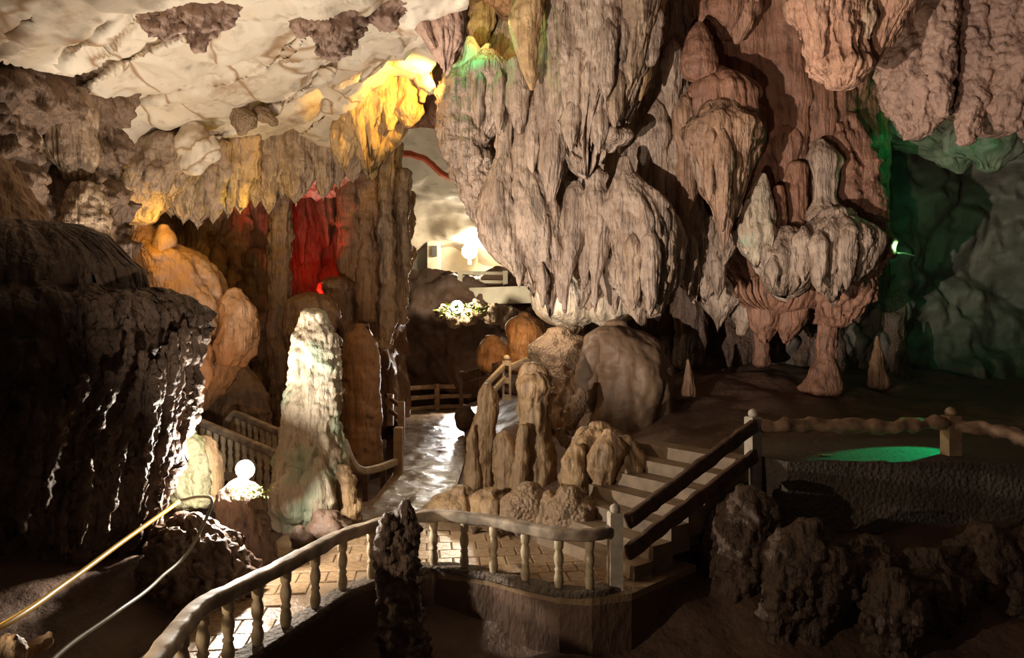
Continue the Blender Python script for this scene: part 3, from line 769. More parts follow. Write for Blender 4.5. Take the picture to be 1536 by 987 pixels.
mass('green_knob', at(706, 92, 12.6), 'small forked rock lit bright green beside the amber pillar', 'rock', [
    B(12.7, 'knob', [(704, 58, 7), (708, 72, 13), (706, 90, 18), (694, 104, 20)], nf=8, amp=0.16),
    B(12.7, 'knob', [(732, 68, 5), (726, 78, 8), (718, 92, 14), (706, 104, 16)], nf=7, amp=0.14),
], 'mite')

# curtain of stalactites in front of the red recess
rs = random.Random(11)
tips = [(258, 322, 13.2), (276, 330, 13.2), (297, 334, 13.4), (320, 328, 13.6), (342, 318, 14), (362, 312, 14.2), (384, 306, 14.6), (404, 314, 14.8), (424, 292, 14.8), (444, 300, 14.8), (462, 284, 14.8), (486, 292, 15.0), (508, 276, 15.0), (530, 268, 15.0), (552, 262, 15.0)]
crt = []
for k, (x, y, d) in enumerate(tips):
    t0 = 262 - (x - 258) * 0.24
    h = rs.uniform(15, 24)
    crt.append(B(d - 0.1 * (k % 2), 'stalactite', [(x + 4, t0 - 26, h + 4), (x + 2, t0 + 10, h), (x, (t0 + y) / 2 + 6, h * 0.8), (x - 1, y - 10, h * 0.5), (x - 1, y, 2.5)], nf=8, amp=0.22, drip=0.3, mat='tan' if x > 350 else 'grey'))
mass('stalactite_curtain', at(420, 240, 15.5), 'fringe of short stalactites along the roof edge above the red recess', 'stalactite', crt, 'tan', tear=0.25, rough=0.05)
mass('hanging_rock', at(250, 190, 12.2), 'big slanted grey brown boulder jutting below the pale roof', 'rock', [
    B(12.4, 'boulder', [(262, 196, 24), (250, 222, 52), (232, 260, 58), (214, 296, 46), (205, 322, 30)], nf=14, amp=0.12, rough=0.07, rf=2.2, mat='tan'),
    B(12.0, 'lump', [(290, 192, 14), (296, 212, 30), (298, 234, 28), (290, 256, 14)], nf=9, amp=0.12, rough=0.06, mat='white'),
    B(11.9, 'lump', [(316, 206, 6), (318, 222, 12), (312, 240, 8)], nf=7, amp=0.12, mat='white'),
], 'tan')
mass('small_hanging_knob', at(365, 160, 12), 'small rough knob hanging from the pale roof', 'rock', [
    B(12.0, 'knob', [(358, 158, 10), (364, 172, 18), (366, 186, 18), (364, 198, 9)], nf=10, amp=0.14, rough=0.05, knob=0.03),
    B(12.2, 'knob', [(392, 168, 14), (400, 178, 16), (410, 184, 8)], nf=8, amp=0.14, rough=0.04),
], 'rough')
mass('wall_fluting', at(105, 235, 9.6), 'brown fluted stone curtain on the left wall under the roof', 'rock', [
    B(9.7, 'flutes', [(112, 138, 16), (108, 156, 32), (104, 200, 38), (108, 236, 34), (118, 258, 20)], nf=22, amp=0.13, rough=0.03, drip=0.3, mat='tan'),
    B(9.5, 'flutes', [(52, 190, 14), (46, 230, 18), (50, 270, 12), (58, 300, 5)], nf=9, amp=0.2, mat='tan'),
], 'tan')
mass('rippled_pillar', at(128, 415, 9.4), 'rippled grey rock pillar beside the dark hollow at left', 'rock', [
    B(9.6, 'pillar', [(128, 282, 18), (126, 310, 30), (132, 350, 28), (142, 390, 25), (146, 416, 24)], nf=9, amp=0.1, rough=0.06, rip=0.08, rf=4, knob=0.03),
], 'tan')
mass('slanted_boulder', at(20, 430, 7.6), 'smooth dark brown boulder sloping down from the left edge', 'boulder', [
    B(8.0, 'boulder', [(-60, 215, 40), (-50, 260, 70), (-20, 320, 90), (10, 370, 104), (30, 420, 116), (40, 450, 90)], nf=8, amp=0.05, rough=0.06, rf=2, dr=0.6, step=3.6),
], 'brown')

# left flowstone pillars and columns
mass('orange_flowstone', at(300, 600, 12.4), 'orange bulging flowstone cascade behind the dark left rock', 'flowstone', [
    B(13.0, 'cascade', [(212, 330, 10), (225, 360, 26), (256, 385, 46), (282, 430, 52), (302, 480, 48), (312, 540, 40), (304, 585, 30), (298, 610, 16)], nf=16, amp=0.13, rough=0.05, rf=2),
    B(12.7, 'bulb', [(246, 340, 8), (248, 362, 16), (246, 386, 14)], nf=7, amp=0.1),
    B(12.4, 'bulb', [(352, 436, 10), (356, 455, 20), (356, 490, 26), (350, 522, 26), (344, 542, 14)], nf=8, amp=0.16, rough=0.04),
    B(12.6, 'bulb', [(378, 470, 8), (378, 500, 12), (370, 530, 13), (364, 548, 6)], nf=7, amp=0.14),
    B(12.2, 'cascade', [(282, 470, 12), (292, 510, 20), (296, 560, 22), (290, 600, 18), (286, 630, 10)], nf=10, amp=0.15, rough=0.04),
    B(12.9, 'column', [(208, 330, 7), (208, 370, 6), (210, 412, 9)], nf=6, amp=0.1, mat='grey'),
    B(14.0, 'cascade', [(330, 540, 30), (344, 580, 44), (350, 640, 50), (350, 700, 50)], nf=14, amp=0.13, rough=0.06, mat='brown'),
], 'orange', tear=0.26, fr=0.08)
pill = []
for x, t, b, h, d, mt in [(345, 300, 450, 26, 16.6, 'orange'), (318, 320, 420, 24, 16.2, 'brown'), (392, 430, 640, 26, 16.6, 'brown'), (420, 290, 640, 18, 15.3, 'brown'), (505, 470, 640, 24, 16.4, 'brown'), (528, 270, 640, 20, 16.8, 'brown'), (552, 255, 480, 14, 16.2, 'brown'), (576, 240, 520, 16, 16.6, 'tan'), (600, 300, 480, 14, 17.2, 'tan'), (466, 500, 640, 34, 15.4, 'brown'), (612, 330, 402, 8, 18.6, 'ochre'), (592, 255, 420, 10, 17.2, 'tan')]:
    pill.append(B(d, 'column', [(x, t - 40, h * 1.15), (x + rs.uniform(-3, 3), t + 20, h), (x + rs.uniform(-4, 4), (t + b) / 2, h * rs.uniform(0.75, 0.95)), (x + rs.uniform(-4, 4), b - 30, h * 0.9), (x, b, h * 0.8)], nf=10, amp=0.22, rough=0.05, mat=mt))
mass('column_row', at(470, 640, 17), 'row of ribbed brown stone columns standing across the red lit recess', 'column', pill, 'brown', tear=0.35, rip=0.08)
mass('rounded_stalagmite', at(542, 650, 15.6), 'rounded orange brown stalagmite behind the tall pale one', 'stalagmite', [
    B(15.6, 'stalagmite', [(540, 490, 10), (541, 504, 20), (543, 560, 25), (545, 640, 28), (546, 690, 30)], nf=8, amp=0.07, rough=0.03)], 'orange')
mass('boulder', at(620, 600, 23.6), 'low rounded brown boulder below the earth bank', 'boulder', [
    B(24.5, 'boulder', [(622, 548, 14), (622, 560, 36), (622, 590, 46), (622, 606, 44)], dr=0.4, nf=7, amp=0.07, rough=0.05)], 'brown')
mass('boulder', at(580, 590, 22.8), 'small pointed brown boulder beside the rounded stalagmite', 'boulder', [
    B(23.6, 'boulder', [(578, 532, 5), (582, 550, 14), (586, 580, 20), (586, 612, 22)], nf=7, amp=0.08, rough=0.04)], 'brown')

# ------------------------------------------------------------------ rock standing on the ground
mass('rock_outcrop', (-5.0, 7.0, 0.3), 'massive dark muddy flowstone outcrop at the left with glistening ribs', 'rock', [
    B(7.3, 'outcrop', [(20, 432, 190), (26, 448, 236), (32, 500, 250), (34, 580, 245), (24, 670, 236), (10, 760, 225), (-5, 850, 215), (-10, 930, 215)], nf=60, amp=0.07, dr=0.42, rough=0.08, rf=2.6, step=2.8, ramp=0.12, knob=0.03)] + [B(dd, 'rib', [(x, y0, 3), (x - 2, y0 + 22, h), (x - 6 - sl, (y0 + y1) / 2, h * 1.1), (x - 12 - 2 * sl, y1 - 20, h * 0.8), (x - 14 - 2 * sl, y1, 2)], nf=7, amp=0.25, rough=0.03, knob=0.02, rf=5) for x, y0, y1, h, dd, sl in (
    (276, 480, 640, 7, 7.0, 2), (262, 500, 700, 8, 6.85, 4), (246, 520, 690, 7, 6.7, 4), (232, 540, 770, 8, 6.6, 6), (214, 530, 690, 6, 6.55, 8), (190, 520, 640, 6, 6.5, 12), (164, 560, 660, 7, 6.45, 14),
    (128, 560, 690, 8, 6.4, 16), (96, 600, 760, 8, 6.35, 8), (134, 690, 815, 8, 6.3, 0), (60, 620, 800, 9, 6.3, 6), (176, 680, 800, 7, 6.45, 2))], 'dark')
mass('mossy_rock', at(285, 760, 7.9), 'pale green tinged rock catching the lamp at the foot of the dark outcrop', 'rock', [
    B(9.1, 'rock', [(272, 640, 14), (278, 670, 26), (284, 710, 30), (286, 750, 28)], nf=9, amp=0.12, rough=0.05, rf=4, knob=0.02),
    B(9.3, 'rock', [(306, 658, 10), (310, 680, 20), (314, 720, 22), (312, 750, 20)], nf=8, amp=0.1, rough=0.04, mat='sand')], 'pale')
mass('rubble_ridge', at(315, 890, 6.8), 'rough muddy rubble ridge lit white in front of the flood lamp', 'rock', [
    B(7.1, 'ridge', [(280, 780, 20), (284, 798, 42), (290, 826, 64), (294, 855, 78), (290, 895, 84)], nf=22, amp=0.14, rough=0.08, rf=4.5, knob=0.04, dr=0.9, ramp=0.1),
    B(6.8, 'ridge', [(252, 800, 14), (250, 820, 24), (258, 850, 34), (260, 880, 44)], nf=14, amp=0.16, rough=0.08, rf=5, knob=0.05),
], 'mud')
mass('lamp_rock', at(372, 820, 8.4), 'dark shaded rock ledge under the flood lamp', 'rock', [
    B(7.9, 'ledge', [(362, 722, 12), (360, 734, 28), (362, 780, 38), (372, 850, 46)], nf=12, amp=0.12, rough=0.04, knob=0.02, dr=0.5),
], 'dark')
tag(body('foot_stone', M['mud'], None, 9.0, [(490, 776, 20), (492, 790, 34), (490, 806, 30)], nf=8, amp=0.15, knob=0.03), 'wide low brown stone at the foot of the tall pale stalagmite', 'stone')
tag(body('foot_stone', M['mud'], None, 8.6, [(450, 792, 8), (452, 804, 16), (452, 818, 14)], nf=7, amp=0.12, knob=0.02), 'small dark stone left of the wide one at the pale stalagmite foot', 'stone')
mass('stalagmite', at(470, 780, 9.7), 'tall pale stalagmite with green tinge standing right of the flood lamp', 'stalagmite', [
    B(9.7, 'shaft', [(471, 476, 24), (472, 488, 28), (474, 530, 34), (472, 580, 40), (470, 630, 44), (468, 680, 50), (466, 720, 56), (464, 755, 60), (466, 782, 54)], nf=16, amp=0.09, rough=0.045, rf=4, ramp=0.1, rip=0.03, knob=0.02, step=2.6),
    B(9.3, 'foot_bulge', [(440, 708, 12), (436, 728, 24), (440, 756, 26), (446, 776, 18)], nf=8, amp=0.12, rough=0.04),
    B(9.3, 'foot_bulge', [(476, 690, 10), (474, 720, 22), (476, 760, 24), (480, 780, 16)], nf=8, amp=0.12, rough=0.04),
    B(9.5, 'foot_bulge', [(516, 700, 8), (518, 730, 14), (524, 760, 17), (526, 780, 14)], nf=9, amp=0.16, rough=0.05, knob=0.03, mat='sand'),
], 'mite')
mass('stalagmite', at(606, 900, 7.0), 'dark rough stalagmite rising in front of the curved balustrade', 'stalagmite', [
    B(7.0, 'shaft', [(608, 752, 5), (610, 765, 11), (604, 790, 20), (598, 820, 27), (596, 860, 29), (598, 900, 30), (606, 950, 34), (612, 1010, 40)], nf=10, amp=0.12, rough=0.05, rf=6, knob=0.025, ramp=0.1),
    B(6.9, 'shoulder', [(584, 776, 6), (580, 795, 12), (578, 830, 14), (580, 870, 12)], nf=7, amp=0.14, rough=0.04, rf=6, knob=0.03),
], 'dark')
mass('stalagmite', at(726, 742, 11.3), 'slim tan stalagmite with stepped sides at the right edge of the path', 'stalagmite', [
    B(11.4, 'shaft', [(731, 578, 7), (732, 590, 13), (730, 620, 16), (724, 650, 20), (720, 690, 22), (720, 736, 25)], nf=10, amp=0.14, rough=0.03, rip=0.05, rf=4, fr=0.06),
    B(11.2, 'shoulder', [(710, 640, 4), (709, 652, 7), (709, 690, 9), (710, 730, 11)], nf=8, amp=0.16, rough=0.03),
    B(11.5, 'foot', [(738, 690, 8), (744, 712, 15), (742, 738, 18)], nf=7, amp=0.14),
], 'sand', tear=0.2)
mass('stalagmite', at(797, 745, 10.9), 'tall tan stalagmite with ragged cap and flat top, beside the slim one', 'stalagmite', [
    B(11.0, 'shaft', [(800, 552, 16), (801, 560, 20), (801, 590, 21), (801, 630, 23), (802, 670, 27), (803, 710, 31), (801, 745, 35)], nf=12, amp=0.12, rough=0.03, rf=4, ramp=0.15, fr=0.06),
    B(10.9, 'collar', [(800, 564, 16), (800, 574, 21), (799, 590, 19), (798, 602, 12)], nf=14, amp=0.2, drip=0.9, rough=0.03),
    B(10.7, 'rib', [(786, 640, 6), (782, 680, 10), (780, 720, 12), (778, 742, 12)], nf=7, amp=0.16),
    B(11.2, 'rib', [(756, 650, 8), (758, 670, 16), (760, 710, 20), (762, 742, 22)], nf=7, amp=0.1, rough=0.03),
], 'sand', tear=0.2)
mass('flowstone_mound', at(905, 790, 9.6), 'lumpy brown flowstone mound beside the lower flight of steps', 'flowstone', [
    B(10.0, 'mound', [(900, 640, 16), (906, 655, 40), (912, 685, 62), (914, 720, 70), (912, 760, 72), (905, 810, 74)], nf=14, amp=0.16, rough=0.06, rf=2.4, drip=0.1),
    B(9.5, 'lobe', [(864, 672, 10), (862, 690, 18), (866, 714, 20), (870, 740, 14)], nf=8, amp=0.12, rough=0.04),
    B(9.5, 'lobe', [(936, 660, 12), (944, 690, 26), (946, 725, 24), (940, 752, 10)], nf=9, amp=0.18, rough=0.04),
    B(9.6, 'lobe', [(962, 680, 8), (968, 705, 18), (970, 735, 20), (966, 760, 12)], nf=7, amp=0.1, rough=0.03),
    B(9.4, 'lobe', [(916, 648, 10), (912, 670, 22), (904, 700, 24), (902, 726, 14)], nf=8, amp=0.14, rough=0.04),
], 'sand', tear=0.2)
mass('coral_boulder', at(790, 790, 9.2), 'round pitted tan boulder at the foot of the tall tan stalagmite', 'boulder', [
    B(9.4, 'boulder', [(792, 732, 18), (790, 745, 33), (788, 770, 37), (790, 795, 32)], nf=7, amp=0.08, rough=0.04),
    B(9.2, 'lobe', [(822, 740, 10), (824, 758, 17), (820, 785, 16), (818, 800, 10)], nf=7, amp=0.12, rough=0.03, mat='sand')], 'rough')
mass('coral_boulder', at(862, 830, 8.8), 'dark warty boulder behind the right part of the balustrade', 'boulder', [
    B(9.0, 'boulder', [(856, 738, 18), (860, 756, 36), (864, 790, 46), (860, 830, 46)], nf=9, amp=0.1, rough=0.05, rf=4)], 'rough')
mass('path_rock', at(690, 775, 9.8), 'low smooth tan rock edging the path, left of the slim stalagmite foot', 'rock', [
    B(10.2, 'rock', [(692, 736, 16), (690, 746, 34), (686, 760, 44), (684, 776, 46)], nf=9, amp=0.12, rough=0.04)], 'sand')
mass('path_rock', at(742, 775, 9.8), 'low smooth tan rock edging the path, under the slim stalagmite foot', 'rock', [
    B(9.9, 'rock', [(738, 738, 14), (740, 748, 28), (742, 764, 32), (742, 782, 34)], nf=9, amp=0.14, rough=0.04)], 'sand')
for x, dd, nth in ((712, 9.3, 'leftmost'), (744, 9.1, 'second from left'), (778, 9.2, 'middle one'), (814, 9.0, 'second from right'), (848, 9.0, 'rightmost')):
    tag(body('mud_stone', M['mud'], None, dd, [(x, 796, 8), (x + 1, 806, 15), (x - 2, 826, 19)], nf=7, amp=0.2, rough=0.06, rf=5, knob=0.02), 'low muddy stone behind the balustrade, ' + nth + ' of the row of five', 'stone', 'muddy stones behind the balustrade')
mass('path_boulder', at(702, 640, 18), 'small dark boulder at the far right edge of the wet path', 'boulder', [
    B(18, 'boulder', [(698, 612, 10), (698, 622, 16), (698, 638, 15)], nf=6, amp=0.1, rough=0.03)], 'mud')
mass('smooth_mound', at(935, 640, 12.6), 'large smooth brown flowstone mound behind the tan stalagmites', 'flowstone', [
    B(13.0, 'mound', [(925, 488, 18), (928, 500, 44), (934, 530, 62), (936, 580, 68), (932, 640, 74), (930, 700, 80)], nf=8, amp=0.09, rough=0.06, rf=1.4),
    B(12.6, 'edge', [(905, 500, 10), (888, 530, 18), (882, 570, 18), (880, 610, 16)], nf=7, amp=0.1, rough=0.04),
    B(13.2, 'pinnacle', [(988, 528, 7), (990, 545, 12), (994, 580, 18), (996, 630, 22)], nf=7, amp=0.12),
], 'shaded_brown')
mass('arched_rock', at(840, 590, 13.4), 'rounded coral textured rock below the lit sole of the hanging mass', 'rock', [
    B(13.6, 'rock', [(838, 500, 18), (840, 514, 40), (842, 550, 46), (846, 620, 46)], nf=8, amp=0.1, rough=0.06, knob=0.02),
    B(13.2, 'rock', [(850, 560, 14), (852, 590, 22), (852, 640, 24)], nf=7, amp=0.12, mat='brown')], 'rough')
tag(body('spiky_stone', M['rough'], None, 11.8, [(872, 584, 4), (870, 596, 11), (862, 615, 14), (856, 640, 12)], nf=9, amp=0.22, rough=0.04, knob=0.03), 'narrow dark knobbly stone leaning behind the lumpy mound', 'rock')
tag(body('spiky_stone', M['rough'], None, 11.2, [(838, 645, 5), (846, 660, 9), (856, 672, 8)], nf=8, amp=0.2, knob=0.03), 'small pitted stone finger lying right of the tall tan stalagmite', 'rock')
mass('amber_mound', at(785, 540, 16.4), 'amber lit domed flowstone with a dark hole under the tunnel landing', 'flowstone', [
    B(16.6, 'dome', [(786, 472, 10), (788, 484, 24), (792, 506, 30), (794, 548, 32)], nf=8, amp=0.12, rough=0.05)], 'orange')
mass('amber_mound', at(740, 545, 16.6), 'lower amber lit flowstone dome left of the holed one', 'flowstone', [
    B(16.8, 'dome', [(738, 508, 10), (740, 518, 22), (742, 548, 26)], nf=8, amp=0.12, rough=0.04)], 'orange')
mass('column', at(1242, 580, 13.6), 'stout brown stone column flaring at its foot on the dim right floor', 'column', [
    B(13.6, 'column', [(1244, 430, 14), (1244, 470, 13), (1242, 505, 15), (1240, 535, 14), (1236, 558, 22), (1236, 582, 30)], nf=9, amp=0.16, rough=0.04)], 'red')
for x, y0, y1, h, d, lab in [(1032, 540, 580, 6, 13, 'tiny pointed stalagmite on the dim floor left of centre recess'), (1110, 630, 660, 8, 11, None), (1316, 505, 565, 9, 14, 'thin pale stalagmite on the dim floor right of the stout column')]:
    if lab is None: continue
    mass('stalagmite', at(x, y1, d), lab, 'stalagmite', [B(d, 'shaft', [(x, y0, 2), (x, (y0 + y1) / 2, h), (x + 2, y1 + 12, h * 1.9)], nf=6, amp=0.12)], 'brown')

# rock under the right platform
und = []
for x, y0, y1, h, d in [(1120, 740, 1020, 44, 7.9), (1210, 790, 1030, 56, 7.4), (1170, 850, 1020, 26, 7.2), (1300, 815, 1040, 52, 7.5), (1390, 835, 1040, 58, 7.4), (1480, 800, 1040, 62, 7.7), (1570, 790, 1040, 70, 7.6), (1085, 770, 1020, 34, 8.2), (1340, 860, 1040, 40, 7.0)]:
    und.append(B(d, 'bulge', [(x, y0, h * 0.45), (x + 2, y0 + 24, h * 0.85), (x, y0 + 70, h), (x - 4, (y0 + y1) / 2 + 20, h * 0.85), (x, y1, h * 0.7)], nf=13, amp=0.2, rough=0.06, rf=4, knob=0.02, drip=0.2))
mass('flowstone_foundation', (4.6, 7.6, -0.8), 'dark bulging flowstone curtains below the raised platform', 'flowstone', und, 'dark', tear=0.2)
pit = []
for x, y0, h, d in [(1000, 890, 60, 8.0)]:
    pit.append(B(d, 'lump', [(x, y0, h * 0.5), (x, y0 + 16, h * 0.9), (x, y0 + 50, h), (x, y0 + 110, h)], nf=9, amp=0.12, rough=0.07, rf=4, dr=0.5))
mass('bank', (0.2, 7.1, -0.9), 'muddy bulge below the stairs and the balustrade end post', 'rock', pit, 'mud')
mass('stone', at(20, 990, 4.4), 'small rough stone at the bottom left corner', 'stone', [B(4.4, 'stone', [(14, 958, 10), (14, 970, 20), (12, 1000, 24)], nf=8, amp=0.12, rough=0.02, rf=9, knob=0.012)], 'sand')
mass('stone', at(60, 980, 4.6), 'flat pale stone slab lying on the dark ground near the bottom left', 'stone', [B(4.6, 'slab', [(74, 950, 6), (62, 962, 20), (46, 976, 22), (34, 988, 8)], nf=6, amp=0.08, rough=0.01, dr=0.4)], 'sand')

# ------------------------------------------------------------------ built things
def lathe(name, prof, n=14):
    P = np.array([[(r * math.cos(a), r * math.sin(a), z) for a in np.linspace(0, 2 * math.pi, n, endpoint=False)] for r, z in prof])
    m, k = P.shape[:2]
    Q = [tuple(q) for q in gfaces(m, k, True, True)]
    Q += [tuple(range(k))[::-1], tuple((m - 1) * k + i for i in range(k))]
    return raw_mesh(name, P.reshape(-1, 3), Q)


def sweep(name, pts, sect, mat, parent, rough=0.0, closed_sect=True, smooth=True):
    """sweep a section (list of (side, up)) along world points; up stays vertical"""
    pts = np.array(pts, float)
    t = np.gradient(pts, axis=0)
    side = np.cross(t, np.array([0, 0, 1.0]))
    side /= np.linalg.norm(side, axis=1)[:, None] + 1e-9
    up = np.cross(side, t); up /= np.linalg.norm(up, axis=1)[:, None] + 1e-9
    S = np.array(sect, float)
    P = pts[:, None] + side[:, None] * S[None, :, :1] + up[:, None] * S[None, :, 1:]
    if rough:
        N = gnormals(P, True)
        P = P + N * (rough * fbm(P * 6, 3))[..., None]
    n, k = P.shape[:2]
    Q = [tuple(q) for q in gfaces(n, k, True, False)] + [tuple(range(k)), tuple((n - 1) * k + i for i in range(k))[::-1]]
    return link(name, raw_mesh(name, P.reshape(-1, 3), Q, smooth), mat, parent)


def dense(pts, n):
    pts = np.array(pts, float)
    return crom(pts, n)


def rrect(w, h, r=0.02, k=3):
    out = []
    for cx, cy, a0 in ((w / 2 - r, h / 2 - r, 0), (-w / 2 + r, h / 2 - r, 90), (-w / 2 + r, -h / 2 + r, 180), (w / 2 - r, -h / 2 + r, 270)):
        for i in range(k + 1):
            a = math.radians(a0 + 90 * i / k)
            out.append((cx + r * math.cos(a), cy + r * math.sin(a)))
    return out


def circ(r, n=10, ry=None):
    return [(r * math.cos(a), (ry or r) * math.sin(a)) for a in np.linspace(0, 2 * math.pi, n, endpoint=False)]


# --- curved foreground balustrade
BAL = [(-2.27, 4.55), (-2.33, 4.95), (-2.34, 5.3), (-2.25, 5.55), (-2.13, 5.86), (-2.01, 6.22), (-1.87, 6.65), (-1.72, 7.1), (-1.49, 7.43), (-1.2, 7.72), (-0.88, 7.86), (-0.53, 7.77), (-0.2, 7.62), (0.14, 7.37), (0.48, 7.17), (0.79, 7.12)]
balu = lathe('baluster', [(0.05, 0.0), (0.05, 0.03), (0.034, 0.045), (0.042, 0.07), (0.052, 0.12), (0.05, 0.16), (0.036, 0.215), (0.046, 0.228), (0.046, 0.245), (0.034, 0.26), (0.048, 0.315), (0.052, 0.36), (0.044, 0.405), (0.033, 0.44), (0.046, 0.455), (0.05, 0.5), (0.05, 0.56)])
bal = empty('balustrade', (0.2, 7.4, 0.0), 'curved pale balustrade with turned balusters along the paved walkway', 'balustrade')
for x, y in BAL[1:]:
    put('baluster', balu, M['baluster'], (x, y, 0.0), bal, rz=0.3)
rail = [(-2.1, 3.2), (-2.2, 4.0)] + BAL + [(1.0, 7.24)]
rp = dense([(x, y, 0.605) for x, y in rail], 120)
sweep('handrail', rp, rrect(0.13, 0.12, 0.03), M['rail'], bal, rough=0.012)
sweep('curb', dense([(x, y, 0.02) for x, y in rail], 90), rrect(0.2, 0.08, 0.02), M['concrete'], bal, rough=0.01)


def post_with_cap(parent, x, y, z, h, s, mat, rz=0.0, name='newel_post'):
    p = put(name, boxmesh(name, s, s, h, 0.012), mat, (x, y, z), parent, rz)
    c = link('cap', lathe('cap', [(s * 0.30, 0), (s * 0.40, s * 0.12), (s * 0.42, s * 0.3), (s * 0.33, s * 0.5), (s * 0.15, s * 0.62), (0.004, s * 0.66)]), mat, p, world=False)
    c.location = (0, 0, h)
    return p


post_with_cap(bal, 1.07, 7.27, 0.0, 0.80, 0.135, M['post'], 0.15)

# --- lower flight of steps and its plank handrail
A0, A1 = np.array([1.18, 7.36]), np.array([3.0, 8.78])
U2 = (A1 - A0) / np.linalg.norm(A1 - A0); V2 = np.array([-U2[1], U2[0]])
run = np.linalg.norm(A1 - A0)
stairs = empty('staircase', (2.0, 8.4, 0), 'short concrete staircase climbing to the raised platform at the right', 'staircase')
NS = 7
for k in range(NS):
    a = 0.18 + (run - 0.18) * k / NS
    b = 0.18 + (run - 0.18) * (k + 1) / NS + 0.03
    h0, h1 = 1.1 * k / NS, 1.1 * (k + 1) / NS
    w0, w1 = 0.02, 1.65
    c = [A0 + U2 * a + V2 * w0, A0 + U2 * b + V2 * w0, A0 + U2 * b + V2 * w1, A0 + U2 * a + V2 * w1]
    prism('step', [tuple(q) for q in c], h0 - 0.06 - (0.10 if k else 0), h1, M['step'], stairs)
sr = empty('stair_railing', tuple(A0) + (0.0,), 'dark wooden two plank stair railing rising to the platform post', 'railing')
for za, zb, nm in ((0.68, 1.50, 'upper_plank'), (0.36, 1.12, 'lower_plank')):
    p0 = np.array([*(A0 - V2 * 0.05), za]); p1 = np.array([*(A1 - V2 * 0.05), zb])
    pts = np.array([p0 + (p1 - p0) * t for t in np.linspace(0, 1, 30)])
    sweep(nm, pts, rrect(0.08, 0.17, 0.02), M['wood'], sr, rough=0.016)
post_with_cap(sr, 3.03, 8.80, 0.62, 0.98, 0.15, M['post'], 0.4, 'platform_post')

# --- raised platform
plat = empty('platform', (5.5, 9.2, 0.0), 'raised rough concrete platform at the right with green light pool', 'platform')
prism('slab', [(3.32, 8.44), (5.6, 8.38), (9.5, 7.4), (9.5, 10.4), (3.3, 10.2), (2.98, 9.0)], 0.25, 1.1, M['concrete'], plat)
lf = empty('log_fence', (5.5, 8.9, 1.1), 'low fence of rough logs on the raised platform', 'fence')
def logr(pts, r, nm='log_rail'):
    sweep(nm, dense(pts, 50), circ(r, 12), M['log'], lf, rough=0.05)
logr([(3.1, 8.82, 1.47), (3.8, 8.9, 1.49), (4.6, 8.86, 1.47), (5.5, 8.88, 1.50)], 0.085)
logr([(5.62, 8.86, 1.50), (6.0, 8.55, 1.44), (6.4, 8.1, 1.28), (6.9, 7.6, 1.12)], 0.085)
post_with_cap(lf, 5.58, 8.9, 1.08, 0.52, 0.17, M['fence'], 0.1, 'fence_post')
mass('stone', at(1240, 684, 8.8), 'small reddish stone on the platform beside the green light', 'stone', [B(8.8, 'stone', [(1252, 681, 3), (1240, 682, 6), (1230, 682, 4)], nf=5, amp=0.1, rough=0.01, step=2)], 'peach')

# --- path fence, far
pf = empty('path_fence', (-2.7, 19, 0), 'brown wooden rail fence bordering the far wet path', 'fence')
def pxg(px, py): d = (CAMZ) * F / (py - CY); return ((px - CX) / F * d, d)
far = [(-2.11, 13.0), pxg(606, 650), pxg(592, 637), pxg(577, 625)]
far = [(-2.11, 13.0), (-2.78, 17.6), (-3.4, 19.6), (-4.05, 22.0)]
for x, y in far + [(-2.5, 23.4), (-0.9, 23.6)]:
    put('post', boxmesh('post', 0.16, 0.16, 0.88, 0.02), M['fence'], (x, y, 0), pf)
for (x0, y0), (x1, y1) in zip(far[1:-1], far[2:]):
    for z in (0.42, 0.74):
        sweep('rail', [(x0 + (x1 - x0) * t, y0 + (y1 - y0) * t, z) for t in np.linspace(0, 1, 8)], rrect(0.07, 0.12), M['fence'], pf)
for (x0, y0), (x1, y1) in (((-4.05, 22.0), (-2.5, 23.4)), ((-2.5, 23.4), (-0.9, 23.6))):
    for z in (0.10, 0.45, 0.78):
        sweep('rail', [(x0 + (x1 - x0) * t, y0 + (y1 - y0) * t, z) for t in np.linspace(0, 1, 10)], rrect(0.07, 0.14), M['fence'], pf, rough=0.02)
ch = empty('curved_handrail', (-2.5, 12.5, 0), 'sagging tan handrail from the tall pale stalagmite to the path post', 'railing')
sweep('handrail', dense([at(516, 664, 10.6), at(526, 690, 11.0), at(545, 706, 11.8), at(568, 702, 12.4), at(596, 692, 13.0)], 40), rrect(0.10, 0.13), M['baluster'], ch)
for px, py, d in ((548, 706, 12.35), (575, 700, 12.8)):
    b = at(px, py, d)
    put('support', boxmesh('support', 0.09, 0.09, 0.5 + b[2]), M['wood'], (b[0], b[1], -0.5), ch)

